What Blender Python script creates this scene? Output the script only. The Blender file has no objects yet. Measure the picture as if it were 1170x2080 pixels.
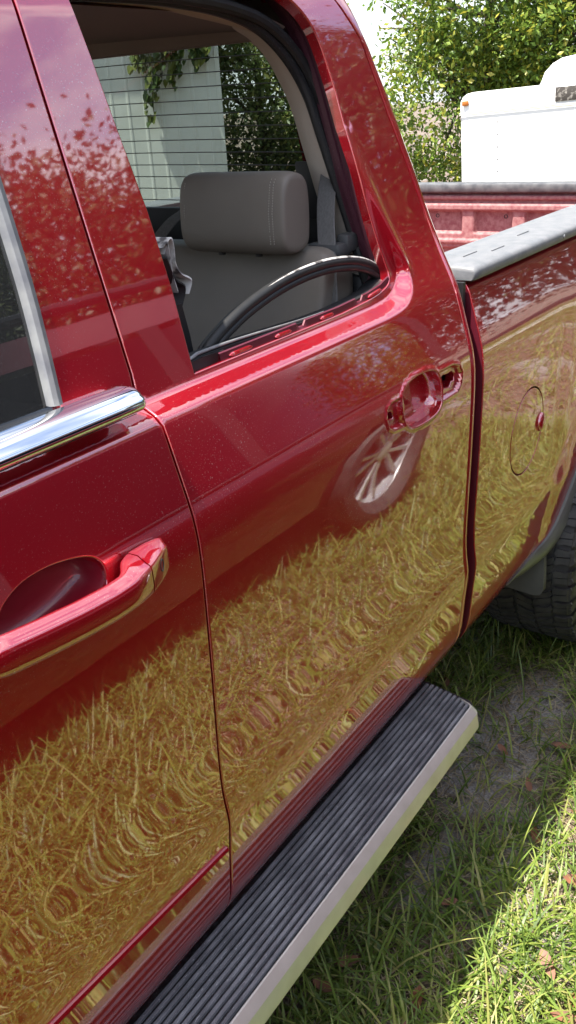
import bpy, math, random
import numpy as np
from mathutils import Vector, Matrix
from mathutils.geometry import delaunay_2d_cdt
random.seed(7); rng = np.random.default_rng(11)
SC = bpy.context.scene; COL = SC.collection

# ------------------------------------------------------------------ camera
cam = bpy.data.cameras.new('camera'); camo = bpy.data.objects.new('camera', cam); COL.objects.link(camo)
f_px = 1800.0
def _axes():
    s = 0.063; X = np.array([1360., -910., f_px]); X /= np.linalg.norm(X)
    L = (1360**2 + 910**2 + f_px**2)/(1360 + s*910)
    Y = np.array([1360-L, -910+s*L, f_px]); Y /= np.linalg.norm(Y)
    return np.array([X, Y, np.cross(X, Y)])
R_ = _axes()
m = Matrix.Identity(4)
for i in range(3):
    m[i][0] = R_[i, 0]; m[i][1] = -R_[i, 1]; m[i][2] = -R_[i, 2]
m.translation = (0, -0.745, 1.76)
camo.matrix_world = m
cam.sensor_fit = 'VERTICAL'; cam.sensor_height = 36.0; cam.lens = f_px/2080*36.0
cam.clip_start = 0.02; cam.clip_end = 600
SC.camera = camo

# ------------------------------------------------------------------ light
SUN = Vector((-0.35, 0.185, 1.0)).normalized()
W = bpy.data.worlds.new('World'); SC.world = W; W.use_nodes = True
nt = W.node_tree; nt.nodes.clear()
o_ = nt.nodes.new('ShaderNodeOutputWorld'); bg = nt.nodes.new('ShaderNodeBackground')
sky = nt.nodes.new('ShaderNodeTexSky'); sky.sky_type = 'NISHITA'; sky.sun_disc = False
sky.sun_elevation = math.asin(SUN.z); sky.sun_rotation = math.atan2(SUN.x, SUN.y)
sky.dust_density = 2.0; sky.air_density = 1.0
tc = nt.nodes.new('ShaderNodeTexCoord'); mp = nt.nodes.new('ShaderNodeMapping'); mp.inputs['Scale'].default_value = (1.6, 1.6, 4.2)
nz = nt.nodes.new('ShaderNodeTexNoise'); nz.inputs['Scale'].default_value = 1.7; nz.inputs['Detail'].default_value = 7; nz.inputs['Roughness'].default_value = 0.55
cr = nt.nodes.new('ShaderNodeValToRGB'); cr.color_ramp.elements[0].position = 0.44; cr.color_ramp.elements[1].position = 0.62
mx = nt.nodes.new('ShaderNodeMix'); mx.data_type = 'RGBA'; mx.inputs[7].default_value = (5.0, 5.15, 5.5, 1)
nt.links.new(tc.outputs['Generated'], mp.inputs[0]); nt.links.new(mp.outputs[0], nz.inputs['Vector'])
nt.links.new(nz.outputs[0], cr.inputs[0]); nt.links.new(cr.outputs[0], mx.inputs[0])
nt.links.new(sky.outputs[0], mx.inputs[6]); nt.links.new(mx.outputs[2], bg.inputs[0]); nt.links.new(bg.outputs[0], o_.inputs[0])
bg.inputs[1].default_value = 0.145
sl = bpy.data.lights.new('sun', 'SUN'); sl.energy = 5.0; sl.angle = math.radians(0.53); sl.color = (1.0, 0.95, 0.87)
so = bpy.data.objects.new('sun', sl); COL.objects.link(so); so.rotation_euler = SUN.to_track_quat('Z', 'Y').to_euler()
vs = SC.view_settings; vs.view_transform = 'Standard'; vs.look = 'None'; vs.gamma = 1; vs.use_curve_mapping = False
vs.exposure = 1.5
SC.cycles.max_bounces = 8; SC.cycles.transparent_max_bounces = 12; SC.cycles.use_denoising = True
SC.cycles.caustics_reflective = False; SC.cycles.caustics_refractive = False

# ------------------------------------------------------------------ materials
def mat(name, base, rough=0.5, metal=0.0, noise=0.0, nscale=8.0, bump=0.0, bscale=200.0, spec=0.5, col2=None, coat=0, coat_ior=1.5, dust=0.0,
        dustcol=(.5, .47, .42), trans=0.0, stretch=(1, 1, 1), lo=.35, hi=.65, island=None, coat_rough=0.02, detail=4):
    M = bpy.data.materials.new(name); M.use_nodes = True; n = M.node_tree; b = n.nodes['Principled BSDF']
    b.inputs['Base Color'].default_value = (*base, 1); b.inputs['Roughness'].default_value = rough; b.inputs['Metallic'].default_value = metal
    b.inputs['Specular IOR Level'].default_value = spec
    if coat:
        b.inputs['Coat Weight'].default_value = coat; b.inputs['Coat IOR'].default_value = coat_ior; b.inputs['Coat Roughness'].default_value = coat_rough
    T = n.nodes.new('ShaderNodeTexCoord'); mp = n.nodes.new('ShaderNodeMapping'); mp.inputs['Scale'].default_value = stretch
    n.links.new(T.outputs['Object'], mp.inputs[0]); src = None
    def rgb(c):
        q = n.nodes.new('ShaderNodeRGB'); q.outputs[0].default_value = (*c, 1); return q.outputs[0]
    def mixc(f, a, c):
        q = n.nodes.new('ShaderNodeMix'); q.data_type = 'RGBA'; n.links.new(f, q.inputs[0]); n.links.new(a, q.inputs[6]); n.links.new(c, q.inputs[7]); return q.outputs[2]
    def noisef(sc, lo, hi, det=4):
        q = n.nodes.new('ShaderNodeTexNoise'); q.inputs['Scale'].default_value = sc; q.inputs['Detail'].default_value = det
        n.links.new(mp.outputs[0], q.inputs['Vector']); r = n.nodes.new('ShaderNodeMapRange'); r.inputs[1].default_value = lo; r.inputs[2].default_value = hi
        n.links.new(q.outputs[0], r.inputs[0]); return r.outputs[0]
    cur = rgb(base)
    if island is not None:
        g = n.nodes.new('ShaderNodeNewGeometry'); ra = n.nodes.new('ShaderNodeValToRGB'); e = ra.color_ramp.elements
        for i, c in enumerate(island):
            p = i/(len(island)-1)
            if i == 0: e[0].color = (*c, 1)
            elif i == len(island)-1: e[-1].position = 1; e[-1].color = (*c, 1)
            else:
                k = e.new(p); k.color = (*c, 1)
        n.links.new(g.outputs['Random Per Island'], ra.inputs[0]); cur = ra.outputs[0]
    if col2 is not None: cur = mixc(noisef(nscale, lo, hi, detail), cur, rgb(col2))
    if dust:
        f = noisef(420, .63, .75, 2); f2 = noisef(3, .42, .68)
        mu = n.nodes.new('ShaderNodeMath'); mu.operation = 'MULTIPLY'; n.links.new(f, mu.inputs[0]); n.links.new(f2, mu.inputs[1])
        m2 = n.nodes.new('ShaderNodeMath'); m2.operation = 'MULTIPLY'; m2.inputs[1].default_value = dust; n.links.new(mu.outputs[0], m2.inputs[0])
        cur = mixc(m2.outputs[0], cur, rgb(dustcol))
        if metal:
            ms = n.nodes.new('ShaderNodeMath'); ms.operation = 'MULTIPLY_ADD'; n.links.new(m2.outputs[0], ms.inputs[0]); ms.inputs[1].default_value = -metal; ms.inputs[2].default_value = metal
            n.links.new(ms.outputs[0], b.inputs['Metallic'])
    n.links.new(cur, b.inputs['Base Color'])
    if bump:
        q = n.nodes.new('ShaderNodeTexNoise'); q.inputs['Scale'].default_value = bscale; q.inputs['Detail'].default_value = 3; n.links.new(mp.outputs[0], q.inputs['Vector'])
        bp = n.nodes.new('ShaderNodeBump'); bp.inputs['Strength'].default_value = 1.0; bp.inputs['Distance'].default_value = bump
        n.links.new(q.outputs[0], bp.inputs['Height']); n.links.new(bp.outputs[0], b.inputs['Normal'])
        if coat: n.links.new(bp.outputs[0], b.inputs['Coat Normal'])
    if trans:
        t = n.nodes.new('ShaderNodeBsdfTranslucent'); n.links.new(cur, t.inputs[0]); s = n.nodes.new('ShaderNodeMixShader'); s.inputs[0].default_value = trans
        out = n.nodes['Material Output']; n.links.new(b.outputs[0], s.inputs[1]); n.links.new(t.outputs[0], s.inputs[2]); n.links.new(s.outputs[0], out.inputs[0])
    return M
def glass(name, tint, rough=0.0, refl=1.5, dust=0.0):
    M = bpy.data.materials.new(name); M.use_nodes = True; n = M.node_tree; n.nodes.remove(n.nodes['Principled BSDF'])
    out = n.nodes['Material Output']; t = n.nodes.new('ShaderNodeBsdfTransparent'); t.inputs[0].default_value = (*tint, 1)
    g = n.nodes.new('ShaderNodeBsdfGlossy'); g.inputs['Roughness'].default_value = rough; fr = n.nodes.new('ShaderNodeFresnel'); fr.inputs[0].default_value = refl
    s = n.nodes.new('ShaderNodeMixShader'); n.links.new(fr.outputs[0], s.inputs[0]); n.links.new(t.outputs[0], s.inputs[1]); n.links.new(g.outputs[0], s.inputs[2])
    last = s.outputs[0]
    if dust:
        d = n.nodes.new('ShaderNodeBsdfDiffuse'); d.inputs[0].default_value = (.45, .44, .42, 1)
        q = n.nodes.new('ShaderNodeTexNoise'); q.inputs['Scale'].default_value = 520; T = n.nodes.new('ShaderNodeTexCoord'); n.links.new(T.outputs['Object'], q.inputs['Vector'])
        r = n.nodes.new('ShaderNodeMapRange'); r.inputs[1].default_value = .6; r.inputs[2].default_value = .8; r.inputs[3].default_value = dust*.5; r.inputs[4].default_value = dust*2.2; n.links.new(q.outputs[0], r.inputs[0])
        s2 = n.nodes.new('ShaderNodeMixShader'); n.links.new(r.outputs[0], s2.inputs[0]); n.links.new(last, s2.inputs[1]); n.links.new(d.outputs[0], s2.inputs[2]); last = s2.outputs[0]
    n.links.new(last, out.inputs[0]); return M
PAINT = mat('red_metallic_paint', (.46, .0012, .012), rough=.44, metal=.76, coat=1, coat_ior=2.6, coat_rough=.025, bump=.00017, bscale=7, dust=.9, dustcol=(.55, .42, .40))
PAINT_CUP = mat('shaded_cup_paint', (.20, .002, .012), rough=.42, coat=.5, coat_ior=1.6)  # body paint darkened so the shade of the cup sits in its colour
PAINT_IN = mat('red_inner_paint', (.10, .006, .016), rough=.45, metal=.2, coat=.4)
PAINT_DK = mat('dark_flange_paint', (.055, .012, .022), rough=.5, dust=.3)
PAINT_BED = mat('dusty_red_bed_paint', (.24, .075, .08), rough=.75, col2=(.34, .17, .16), nscale=60, bump=.0008, bscale=500)
SUVP = mat('dark_red_paint', (.11, .004, .008), rough=.35, metal=.3, coat=1, coat_ior=1.6)
BLACK = mat('black_plastic', (.012, .012, .013), rough=.5)
RUBBER = mat('black_rubber', (.013, .013, .014), rough=.5, spec=.3, col2=(.022, .022, .022), nscale=22, dust=.25)
RUBBER_W = mat('worn_rubber', (.16, .15, .14), rough=.6, col2=(.03, .03, .03), nscale=45)
WORN = mat('whitened_rubber', (.6, .57, .53), rough=.6, col2=(.10, .09, .085), nscale=40, lo=.5, hi=.62)
TYRE = mat('tyre_rubber', (.032, .032, .032), rough=.65, col2=(.06, .058, .052), nscale=25)
CHROME = mat('chrome', (.72, .73, .75), rough=.07, metal=1.0, bump=.0001, bscale=14, dust=.25)
ALLOY = mat('alloy', (.80, .80, .82), rough=.3, metal=.6)
SATIN = mat('satin_grey_trim', (.20, .20, .21), rough=.42, metal=.4, col2=(.30, .30, .29), nscale=30)
BOARDTRIM = mat('beige_board_trim', (.70, .66, .58), rough=.2, metal=.3, col2=(.62, .58, .50), nscale=20)
PAD = mat('black_tread_pad', (.006, .006, .007), rough=.42, col2=(.03, .032, .036), nscale=70, lo=.45, hi=.7, dust=2.2, dustcol=(.3, .3, .3))
RIB = mat('worn_highlit_rib', (.15, .152, .16), rough=.26, col2=(.30, .30, .31), nscale=50, lo=.4, hi=.7, stretch=(.3, 1, 1), dust=2.2, dustcol=(.4, .4, .4))  # rib tops pale from wear, plus sky highlights put into the colour
CAPM = mat('grey_rail_cap', (.13, .135, .142), rough=.45, col2=(.17, .17, .175), nscale=30, bump=.0006, bscale=900, dust=.5)
CAPD = mat('dark_tailgate_cap', (.055, .056, .06), rough=.5, col2=(.12, .12, .12), nscale=30)
OLIVE = mat('grey_arch_trim', (.10, .10, .09), rough=.35, col2=(.14, .14, .12), nscale=8)
FLAP = mat('grey_mud_flap', (.085, .088, .078), rough=.55, col2=(.12, .12, .105), nscale=10)
LEATHER = mat('taupe_leather', (.155, .130, .105), rough=.55, col2=(.175, .148, .12), nscale=6, bump=.0004, bscale=600)
THREAD = mat('pale_thread', (.36, .33, .29), rough=.8)
HEADL = mat('headliner_cloth', (.26, .23, .20), rough=.95, bump=.0006, bscale=900)
TRIMB = mat('beige_interior_trim', (.52, .45, .385), rough=.75, bump=.0005, bscale=700)
BELT = mat('grey_belt_webbing', (.12, .115, .11), rough=.8, col2=(.09, .085, .08), nscale=300, stretch=(1, 1, .3))
GREYP = mat('dark_grey_plastic', (.05, .05, .05), rough=.6)
GLASS_F = glass('dusty_front_glass', (.22, .25, .25), dust=.10)
GLASS_R = glass('tinted_rear_glass', (.56, .60, .57), dust=.02, refl=1.12)
GLASS_D = glass('dark_window_glass', (.05, .055, .055), refl=1.18)
TRW = mat('white_trailer_aluminium', (.80, .80, .78), rough=.35, col2=(.72, .72, .70), nscale=3, bump=.004, bscale=1.6)
AMBER = mat('amber_lens', (.42, .13, .02), rough=.25)
WBLDG = mat('pale_painted_steel', (.66, .68, .64), rough=.55, col2=(.58, .60, .56), nscale=2)
BARK = mat('bark', (.10, .075, .05), rough=.9, col2=(.05, .04, .03), nscale=14, bump=.01, bscale=30)
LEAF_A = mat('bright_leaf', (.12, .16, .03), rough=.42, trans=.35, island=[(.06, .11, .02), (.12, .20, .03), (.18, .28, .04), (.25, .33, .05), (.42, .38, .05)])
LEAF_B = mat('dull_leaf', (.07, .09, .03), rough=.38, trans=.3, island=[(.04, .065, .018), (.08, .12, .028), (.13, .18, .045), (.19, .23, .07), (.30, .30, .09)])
LEAF_C = mat('shaded_yard_leaf', (.04, .06, .015), rough=.5, trans=.2, island=[(.02, .034, .01), (.035, .055, .014), (.055, .08, .02), (.09, .10, .025)])  # shade on the tree faces toward the truck put into the leaf colours
VINE = mat('vine_leaf', (.06, .11, .02), rough=.5, trans=.3, island=[(.035, .07, .015), (.07, .11, .02), (.16, .17, .03)])
GRASSM = mat('grass_blade', (.10, .16, .03), rough=.45, trans=.38, island=[(.07, .12, .022), (.12, .19, .032), (.18, .27, .045), (.25, .32, .055), (.38, .36, .12)])
STRAW = mat('dry_thatch', (.3, .24, .14), rough=.85, trans=.15, island=[(.14, .10, .06), (.26, .20, .12), (.36, .29, .18), (.42, .36, .25)])
LEAFD = mat('dead_leaf', (.22, .08, .035), rough=.6, col2=(.12, .055, .03), nscale=40)

def ground_mat():
    M = bpy.data.materials.new('sandy_ground'); M.use_nodes = True; n = M.node_tree; b = n.nodes['Principled BSDF']; b.inputs['Roughness'].default_value = .95
    T = n.nodes.new('ShaderNodeTexCoord')
    def nz(s, d=5):
        q = n.nodes.new('ShaderNodeTexNoise'); q.inputs['Scale'].default_value = s; q.inputs['Detail'].default_value = d; n.links.new(T.outputs['Object'], q.inputs['Vector']); return q.outputs[0]
    def ramp(f, *st):
        r = n.nodes.new('ShaderNodeValToRGB'); e = r.color_ramp.elements
        while len(e) < len(st): e.new(.5)
        for k, (p, c) in zip(e, st): k.position = p; k.color = (*c, 1)
        n.links.new(f, r.inputs[0]); return r.outputs[0]
    def mix(f, a, c):
        q = n.nodes.new('ShaderNodeMix'); q.data_type = 'RGBA'; n.links.new(f, q.inputs[0]); n.links.new(a, q.inputs[6]); n.links.new(c, q.inputs[7]); return q.outputs[2]
    soil = ramp(nz(38), (.3, (.055, .04, .028)), (.5, (.12, .085, .06)), (.72, (.22, .165, .115)))
    sand = ramp(nz(160), (.3, (.15, .135, .12)), (.6, (.30, .28, .26)), (.8, (.42, .40, .37)))
    f = ramp(nz(1.9, 6), (.54, (0, 0, 0)), (.66, (1, 1, 1)))
    wob = nz(14, 4); fs = f
    for cx, cy, rx, ry in ((2.10, .0, .40, .17), (1.52, -.03, .15, .06)):
        q = n.nodes.new('ShaderNodeMapping'); q.inputs['Location'].default_value = (-cx/rx, -cy/ry, 0); q.inputs['Scale'].default_value = (1/rx, 1/ry, 0); n.links.new(T.outputs['Object'], q.inputs[0])
        ln = n.nodes.new('ShaderNodeVectorMath'); ln.operation = 'LENGTH'; n.links.new(q.outputs[0], ln.inputs[0])
        ad = n.nodes.new('ShaderNodeMath'); ad.operation = 'ADD'; n.links.new(ln.outputs['Value'], ad.inputs[0]); n.links.new(wob, ad.inputs[1])
        r = n.nodes.new('ShaderNodeMapRange'); r.inputs[1].default_value = 1.6; r.inputs[2].default_value = 1.25; n.links.new(ad.outputs[0], r.inputs[0])
        mxm = n.nodes.new('ShaderNodeMath'); mxm.operation = 'MAXIMUM'; n.links.new(fs, mxm.inputs[0]); n.links.new(r.outputs[0], mxm.inputs[1]); fs = mxm.outputs[0]
    n.links.new(mix(fs, soil, sand), b.inputs['Base Color'])
    bp = n.nodes.new('ShaderNodeBump'); bp.inputs['Distance'].default_value = .012; n.links.new(nz(90), bp.inputs['Height']); n.links.new(bp.outputs[0], b.inputs['Normal'])
    return M
GROUND = ground_mat()

# ------------------------------------------------------------------ object helpers
WLOC = {}
def thing(name, label, cat, loc=(0, 0, 0), group=None):
    o = bpy.data.objects.new(name, None); COL.objects.link(o); o.location = loc; o.empty_display_size = .1
    o['label'] = label; o['category'] = cat
    if group: o['group'] = group
    WLOC[o.name] = Vector(loc); return o
def link(o, parent):
    COL.objects.link(o)
    if parent is not None:
        o.parent = parent; o.location = -WLOC.get(parent.name, Vector((0, 0, 0)))
        if parent.type == 'MESH' and parent.name not in WLOC: o.location = (0, 0, 0)
    return o
def mesh(name, V, F, m, parent=None, smooth=True, normals=None, angle=None):
    me = bpy.data.meshes.new(name); me.from_pydata([tuple(map(float, v)) for v in V], [], F); me.materials.append(m)
    if smooth: me.shade_smooth()
    if angle: me.set_sharp_from_angle(angle=math.radians(angle))
    if normals is not None: me.normals_split_custom_set_from_vertices([tuple(map(float, q)) for q in normals])
    me.update()
    return link(bpy.data.objects.new(name, me), parent)
def fast_mesh(name, V, F, m, parent=None, smooth=False):
    """F: array (n,k) of equal-size faces, or list of such arrays"""
    Fs = F if isinstance(F, list) else [F]
    me = bpy.data.meshes.new(name); me.vertices.add(len(V)); me.vertices.foreach_set('co', np.asarray(V, np.float32).ravel())
    idx = np.concatenate([a.ravel() for a in Fs]).astype(np.int32); tot = np.concatenate([np.full(len(a), a.shape[1]) for a in Fs]).astype(np.int32)
    st = np.concatenate([[0], np.cumsum(tot)[:-1]]).astype(np.int32)
    me.loops.add(len(idx)); me.loops.foreach_set('vertex_index', idx); me.polygons.add(len(tot)); me.polygons.foreach_set('loop_start', st); me.polygons.foreach_set('loop_total', tot)
    me.update(calc_edges=True); me.validate(); me.materials.append(m)
    if smooth: me.shade_smooth()
    return link(bpy.data.objects.new(name, me), parent)
class MB:
    def __init__(s): s.V = []; s.F = []
    def add(s, V, F):
        k = len(s.V); s.V += [tuple(v) for v in V]; s.F += [[i+k for i in f] for f in F]; return s
    def rings(s, rings, closed=True, cap0=False, cap1=False, loop=False):
        n = len(rings[0]); V = [p for r in rings for p in r]; F = []
        for i in range(len(rings)-(0 if loop else 1)):
            a = i*n; b = ((i+1) % len(rings))*n
            for j in range(n if closed else n-1):
                k = (j+1) % n; F.append([a+j, a+k, b+k, b+j])
        if cap0: F.append(list(range(n))[::-1])
        if cap1: F.append([(len(rings)-1)*n+j for j in range(n)])
        return s.add(V, F)
    def box(s, c, d, b=0.0, rot=0.0):
        x, y, z = [k/2 for k in d]; b = min(b, x*.98, y*.98, z*.98)
        if b <= 0:
            P = [(i*x, j*y, k*z) for i in (-1, 1) for j in (-1, 1) for k in (-1, 1)]
            F = [[0, 1, 3, 2], [4, 6, 7, 5], [0, 4, 5, 1], [2, 3, 7, 6], [0, 2, 6, 4], [1, 5, 7, 3]]
        else:
            def rr(hx, hy, r, zz):
                o = []
                for q, (sx, sy) in enumerate(((1, 1), (-1, 1), (-1, -1), (1, -1))):
                    for a in (0, 45, 90):
                        t = math.radians(a+90*q); o.append((sx*(hx-r)+r*math.cos(t), sy*(hy-r)+r*math.sin(t), zz))
                return o
            R = []
            for t in (0, 45, 90):
                a = math.radians(t); i = b*(1-math.sin(a)); R.append(rr(x-i, y-i, max(b-i, 1e-5)+0.0, -z+b*(1-math.cos(a)) if True else 0))
            R = R+[[(px, py, -pz) for px, py, pz in r] for r in R[::-1]]
            t = MB().rings(R, True, True, True); P, F = t.V, t.F
        cs, sn = math.cos(rot), math.sin(rot)
        return s.add([(c[0]+p[0]*cs-p[1]*sn, c[1]+p[0]*sn+p[1]*cs, c[2]+p[2]) for p in P], F)
    def tube(s, path, rad, n=10, caps=True, sy=1.0, up=(0, 0, 1)):
        path = [Vector(p) for p in path]; R = []; up = Vector(up)
        for i, p in enumerate(path):
            d = (path[min(i+1, len(path)-1)]-path[max(i-1, 0)]).normalized(); a = d.cross(up)
            if a.length < 1e-4: a = d.cross(Vector((0, 1, 0)))
            a.normalize(); b = a.cross(d); r = rad(i/(len(path)-1)) if callable(rad) else rad
            R.append([p+a*(r*math.cos(2*math.pi*k/n))+b*(r*sy*math.sin(2*math.pi*k/n)) for k in range(n)])
        return s.rings(R, True, caps, caps)
    def build(s, name, m, parent=None, smooth=True, angle=35): return mesh(name, s.V, s.F, m, parent, smooth, None, angle if smooth else None)
def catmull(P, n=8, closed=False):
    P = [np.array(p, float) for p in P]; o = []; N = len(P)
    for i in range(N if closed else N-1):
        g = lambda k: P[k % N] if closed else P[min(max(k, 0), N-1)]
        a, b, c, d = g(i-1), g(i), g(i+1), g(i+2)
        for j in range(n):
            t = j/n; o.append(.5*((2*b)+(-a+c)*t+(2*a-5*b+4*c-d)*t*t+(-a+3*b-3*c+d)*t**3))
    if not closed: o.append(P[-1])
    return o
def resample(P, step, closed=True):
    P = [np.array(p, float) for p in P]; o = []; N = len(P)
    for i in range(N if closed else N-1):
        a, b = P[i], P[(i+1) % N]; k = max(1, int(round(np.linalg.norm(b-a)/step)))
        for j in range(k): o.append(a+(b-a)*j/k)
    if not closed: o.append(P[-1])
    return o
class Spline:
    """natural cubic spline through (x, y), linear outside"""
    def __init__(s, x, y):
        s.x = np.array(x, float); s.y = np.array(y, float); n = len(x); h = np.diff(s.x); A = np.eye(n); r = np.zeros(n)
        for i in range(1, n-1):
            A[i, i-1] = h[i-1]; A[i, i] = 2*(h[i-1]+h[i]); A[i, i+1] = h[i]; r[i] = 6*((s.y[i+1]-s.y[i])/h[i]-(s.y[i]-s.y[i-1])/h[i-1])
        s.M = np.linalg.solve(A, r); s.h = h
    def __call__(s, t):
        t = np.asarray(t, float); i = np.clip(np.searchsorted(s.x, t)-1, 0, len(s.h)-1); h = s.h[i]; a = (s.x[i+1]-t)/h; b = (t-s.x[i])/h
        inside = a*s.y[i]+b*s.y[i+1]+((a**3-a)*s.M[i]+(b**3-b)*s.M[i+1])*h*h/6
        lin = a*s.y[i]+b*s.y[i+1]
        return np.where((t < s.x[0]) | (t > s.x[-1]), lin, inside)
def sst(a, b, x): t = np.clip((x-a)/(b-a), 0, 1); return t*t*(3-2*t)
def inpoly(px, pz, poly):
    P = np.asarray(poly); r = np.zeros(len(px), bool); j = len(P)-1
    for i in range(len(P)):
        xi, zi = P[i]; xj, zj = P[j]; c = ((zi > pz) != (zj > pz))
        if zi != zj: r ^= c & (px < (xj-xi)*(pz-zi)/(zj-zi)+xi)
        j = i
    return r
def pdist(px, pz, poly, closed=True):
    P = np.asarray(poly, float); d = np.full(len(px), 9.0); n = len(P)
    for i in range(n if closed else n-1):
        a, b = P[i], P[(i+1) % n]; ab = b-a; L = max(ab.dot(ab), 1e-12); t = np.clip(((px-a[0])*ab[0]+(pz-a[1])*ab[1])/L, 0, 1)
        d = np.minimum(d, np.hypot(px-a[0]-t*ab[0], pz-a[1]-t*ab[1]))
    return d

# ------------------------------------------------------------------ truck body surface y = S(x, z)
_Pz = [.36, .42, .47, .51, .55, .58, .61, .64, .67, .70, .728, .76, .80, .887, 1.0, 1.12, 1.205, 1.242, 1.272, 1.305, 1.362, 1.40, 1.44, 1.50, 1.60, 1.70, 1.78]
_Py = [.108, .075, .045, .022, .0045, -.0002, -.0028, -.0052, -.0079, -.0110, -.0125, -.0085, -.0055, -.0065, -.0105, -.0135, -.0140, -.0115, -.006, .003, .0195, .032, .051, .079, .1125, .1405, .162]
BP = Spline(_Pz, _Py)
def U(z): return .076+.25*(np.asarray(z)-1.436)+.12*np.clip(np.asarray(z)-1.88, 0, 1)**1.5*4
SHO = resample(catmull([(-.5, 1.404), (.5, 1.404), (1.0, 1.404), (1.38, 1.404), (1.46, 1.405), (1.515, 1.411), (1.552, 1.427), (1.569, 1.452), (1.566, 1.485), (1.548, 1.55), (1.521, 1.64), (1.49, 1.74), (1.46, 1.85), (1.42, 2.1)], 8), .01, False)
SHO_POLY = [tuple(p) for p in SHO]+[(-.5, 2.1)]
CUP = catmull([(1.544, 1.277), (1.566, 1.268), (1.577, 1.247), (1.580, 1.217), (1.575, 1.197), (1.554, 1.185), (1.508, 1.181), (1.457, 1.185), (1.429, 1.195), (1.412, 1.216), (1.408, 1.243), (1.415, 1.262), (1.437, 1.275), (1.473, 1.281), (1.512, 1.281)], 3, True)
LPAD = [(1.425, 1.257), (1.378, 1.256), (1.358, 1.249), (1.353, 1.235), (1.358, 1.218), (1.374, 1.209), (1.425, 1.204)]
RPAD = [(1.560, 1.263), (1.643, 1.259), (1.669, 1.251), (1.679, 1.235), (1.670, 1.214), (1.653, 1.203), (1.560, 1.204)]
LHOLE = [(1.362, 1.243), (1.386, 1.241), (1.393, 1.228), (1.388, 1.222), (1.376, 1.224), (1.363, 1.226)]
RHOLE = [(1.591, 1.245), (1.606, 1.250), (1.628, 1.247), (1.648, 1.248), (1.663, 1.238), (1.657, 1.222), (1.643, 1.223), (1.635, 1.214), (1.608, 1.218), (1.591, 1.218)]
FCUP = catmull([(.452, 1.250), (.485, 1.277), (.501, 1.290), (.532, 1.301), (.575, 1.302), (.619, 1.293), (.640, 1.281), (.647, 1.262), (.638, 1.238), (.60, 1.222), (.53, 1.215), (.475, 1.224)], 4, True)
ARC = (2.80, .43)
def S(x, z):
    x = np.atleast_1d(np.asarray(x, float)); z = np.atleast_1d(np.asarray(z, float)); x, z = np.broadcast_arrays(x, z)
    x = x.ravel(); z = z.ravel()
    y = BP(z); up = (z > 1.36) & (x < 1.78)
    y = np.where(z > 1.72, U(z), y)
    if up.any():
        xs, zs = x[up], z[up]; d = pdist(xs, zs, SHO, False); ins = inpoly(xs, zs, SHO_POLY); sd = np.where(ins, -d, d)
        wd = .011+.010*sst(1.45, 1.7, zs); w = sst(-wd, wd, sd); y[up] = U(zs)*(1-w)+y[up]*w
        # soft ridge that runs up the rear pillar beside the window
        y[up] -= .010*np.exp(-(sd/.016)**2)*sst(1.43, 1.5, zs)*(1-sst(1.52, 1.74, zs))
    hd = (x > 1.32) & (x < 1.70) & (z > 1.16) & (z < 1.30)
    if hd.any():
        xs, zs = x[hd], z[hd]
        for pad in (LPAD, RPAD):
            d = pdist(xs, zs, pad); s = np.where(inpoly(xs, zs, pad), d, -d); y[hd] += .0075*sst(-.002, .005, s)-.0022*np.exp(-((s+.004)/.0035)**2)
        d = pdist(xs, zs, CUP); y[hd] = y[hd]*(1-sst(.008, .001, d)*1.0)+(BP(zs)-.0035)*sst(.008, .001, d)
    bd = x > 1.785
    if bd.any():
        xs, zs = x[bd], z[bd]; r = np.hypot(xs-ARC[0], zs-ARC[1])
        y[bd] += -.006*sst(2.30, 2.45, xs)*(1-sst(3.2, 3.3, xs))*sst(.48, .98, zs)*(1-sst(1.0, 1.36, zs))-.010*sst(.56, .47, r)
        y[bd] += .02*sst(1.385, 1.412, zs)
    return y
def surf(x, z):
    y = S(x, z); return np.stack([np.ravel(x), y, np.ravel(z)], 1)
def surfn(x, z, e=.0015):
    dx = (S(x+e, z)-S(x-e, z))/(2*e); dz = (S(x, z+e)-S(x, z-e))/(2*e); n = np.stack([dx, -np.ones(len(dx)), dz], 1)
    return n/np.linalg.norm(n, axis=1)[:, None]

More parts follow.
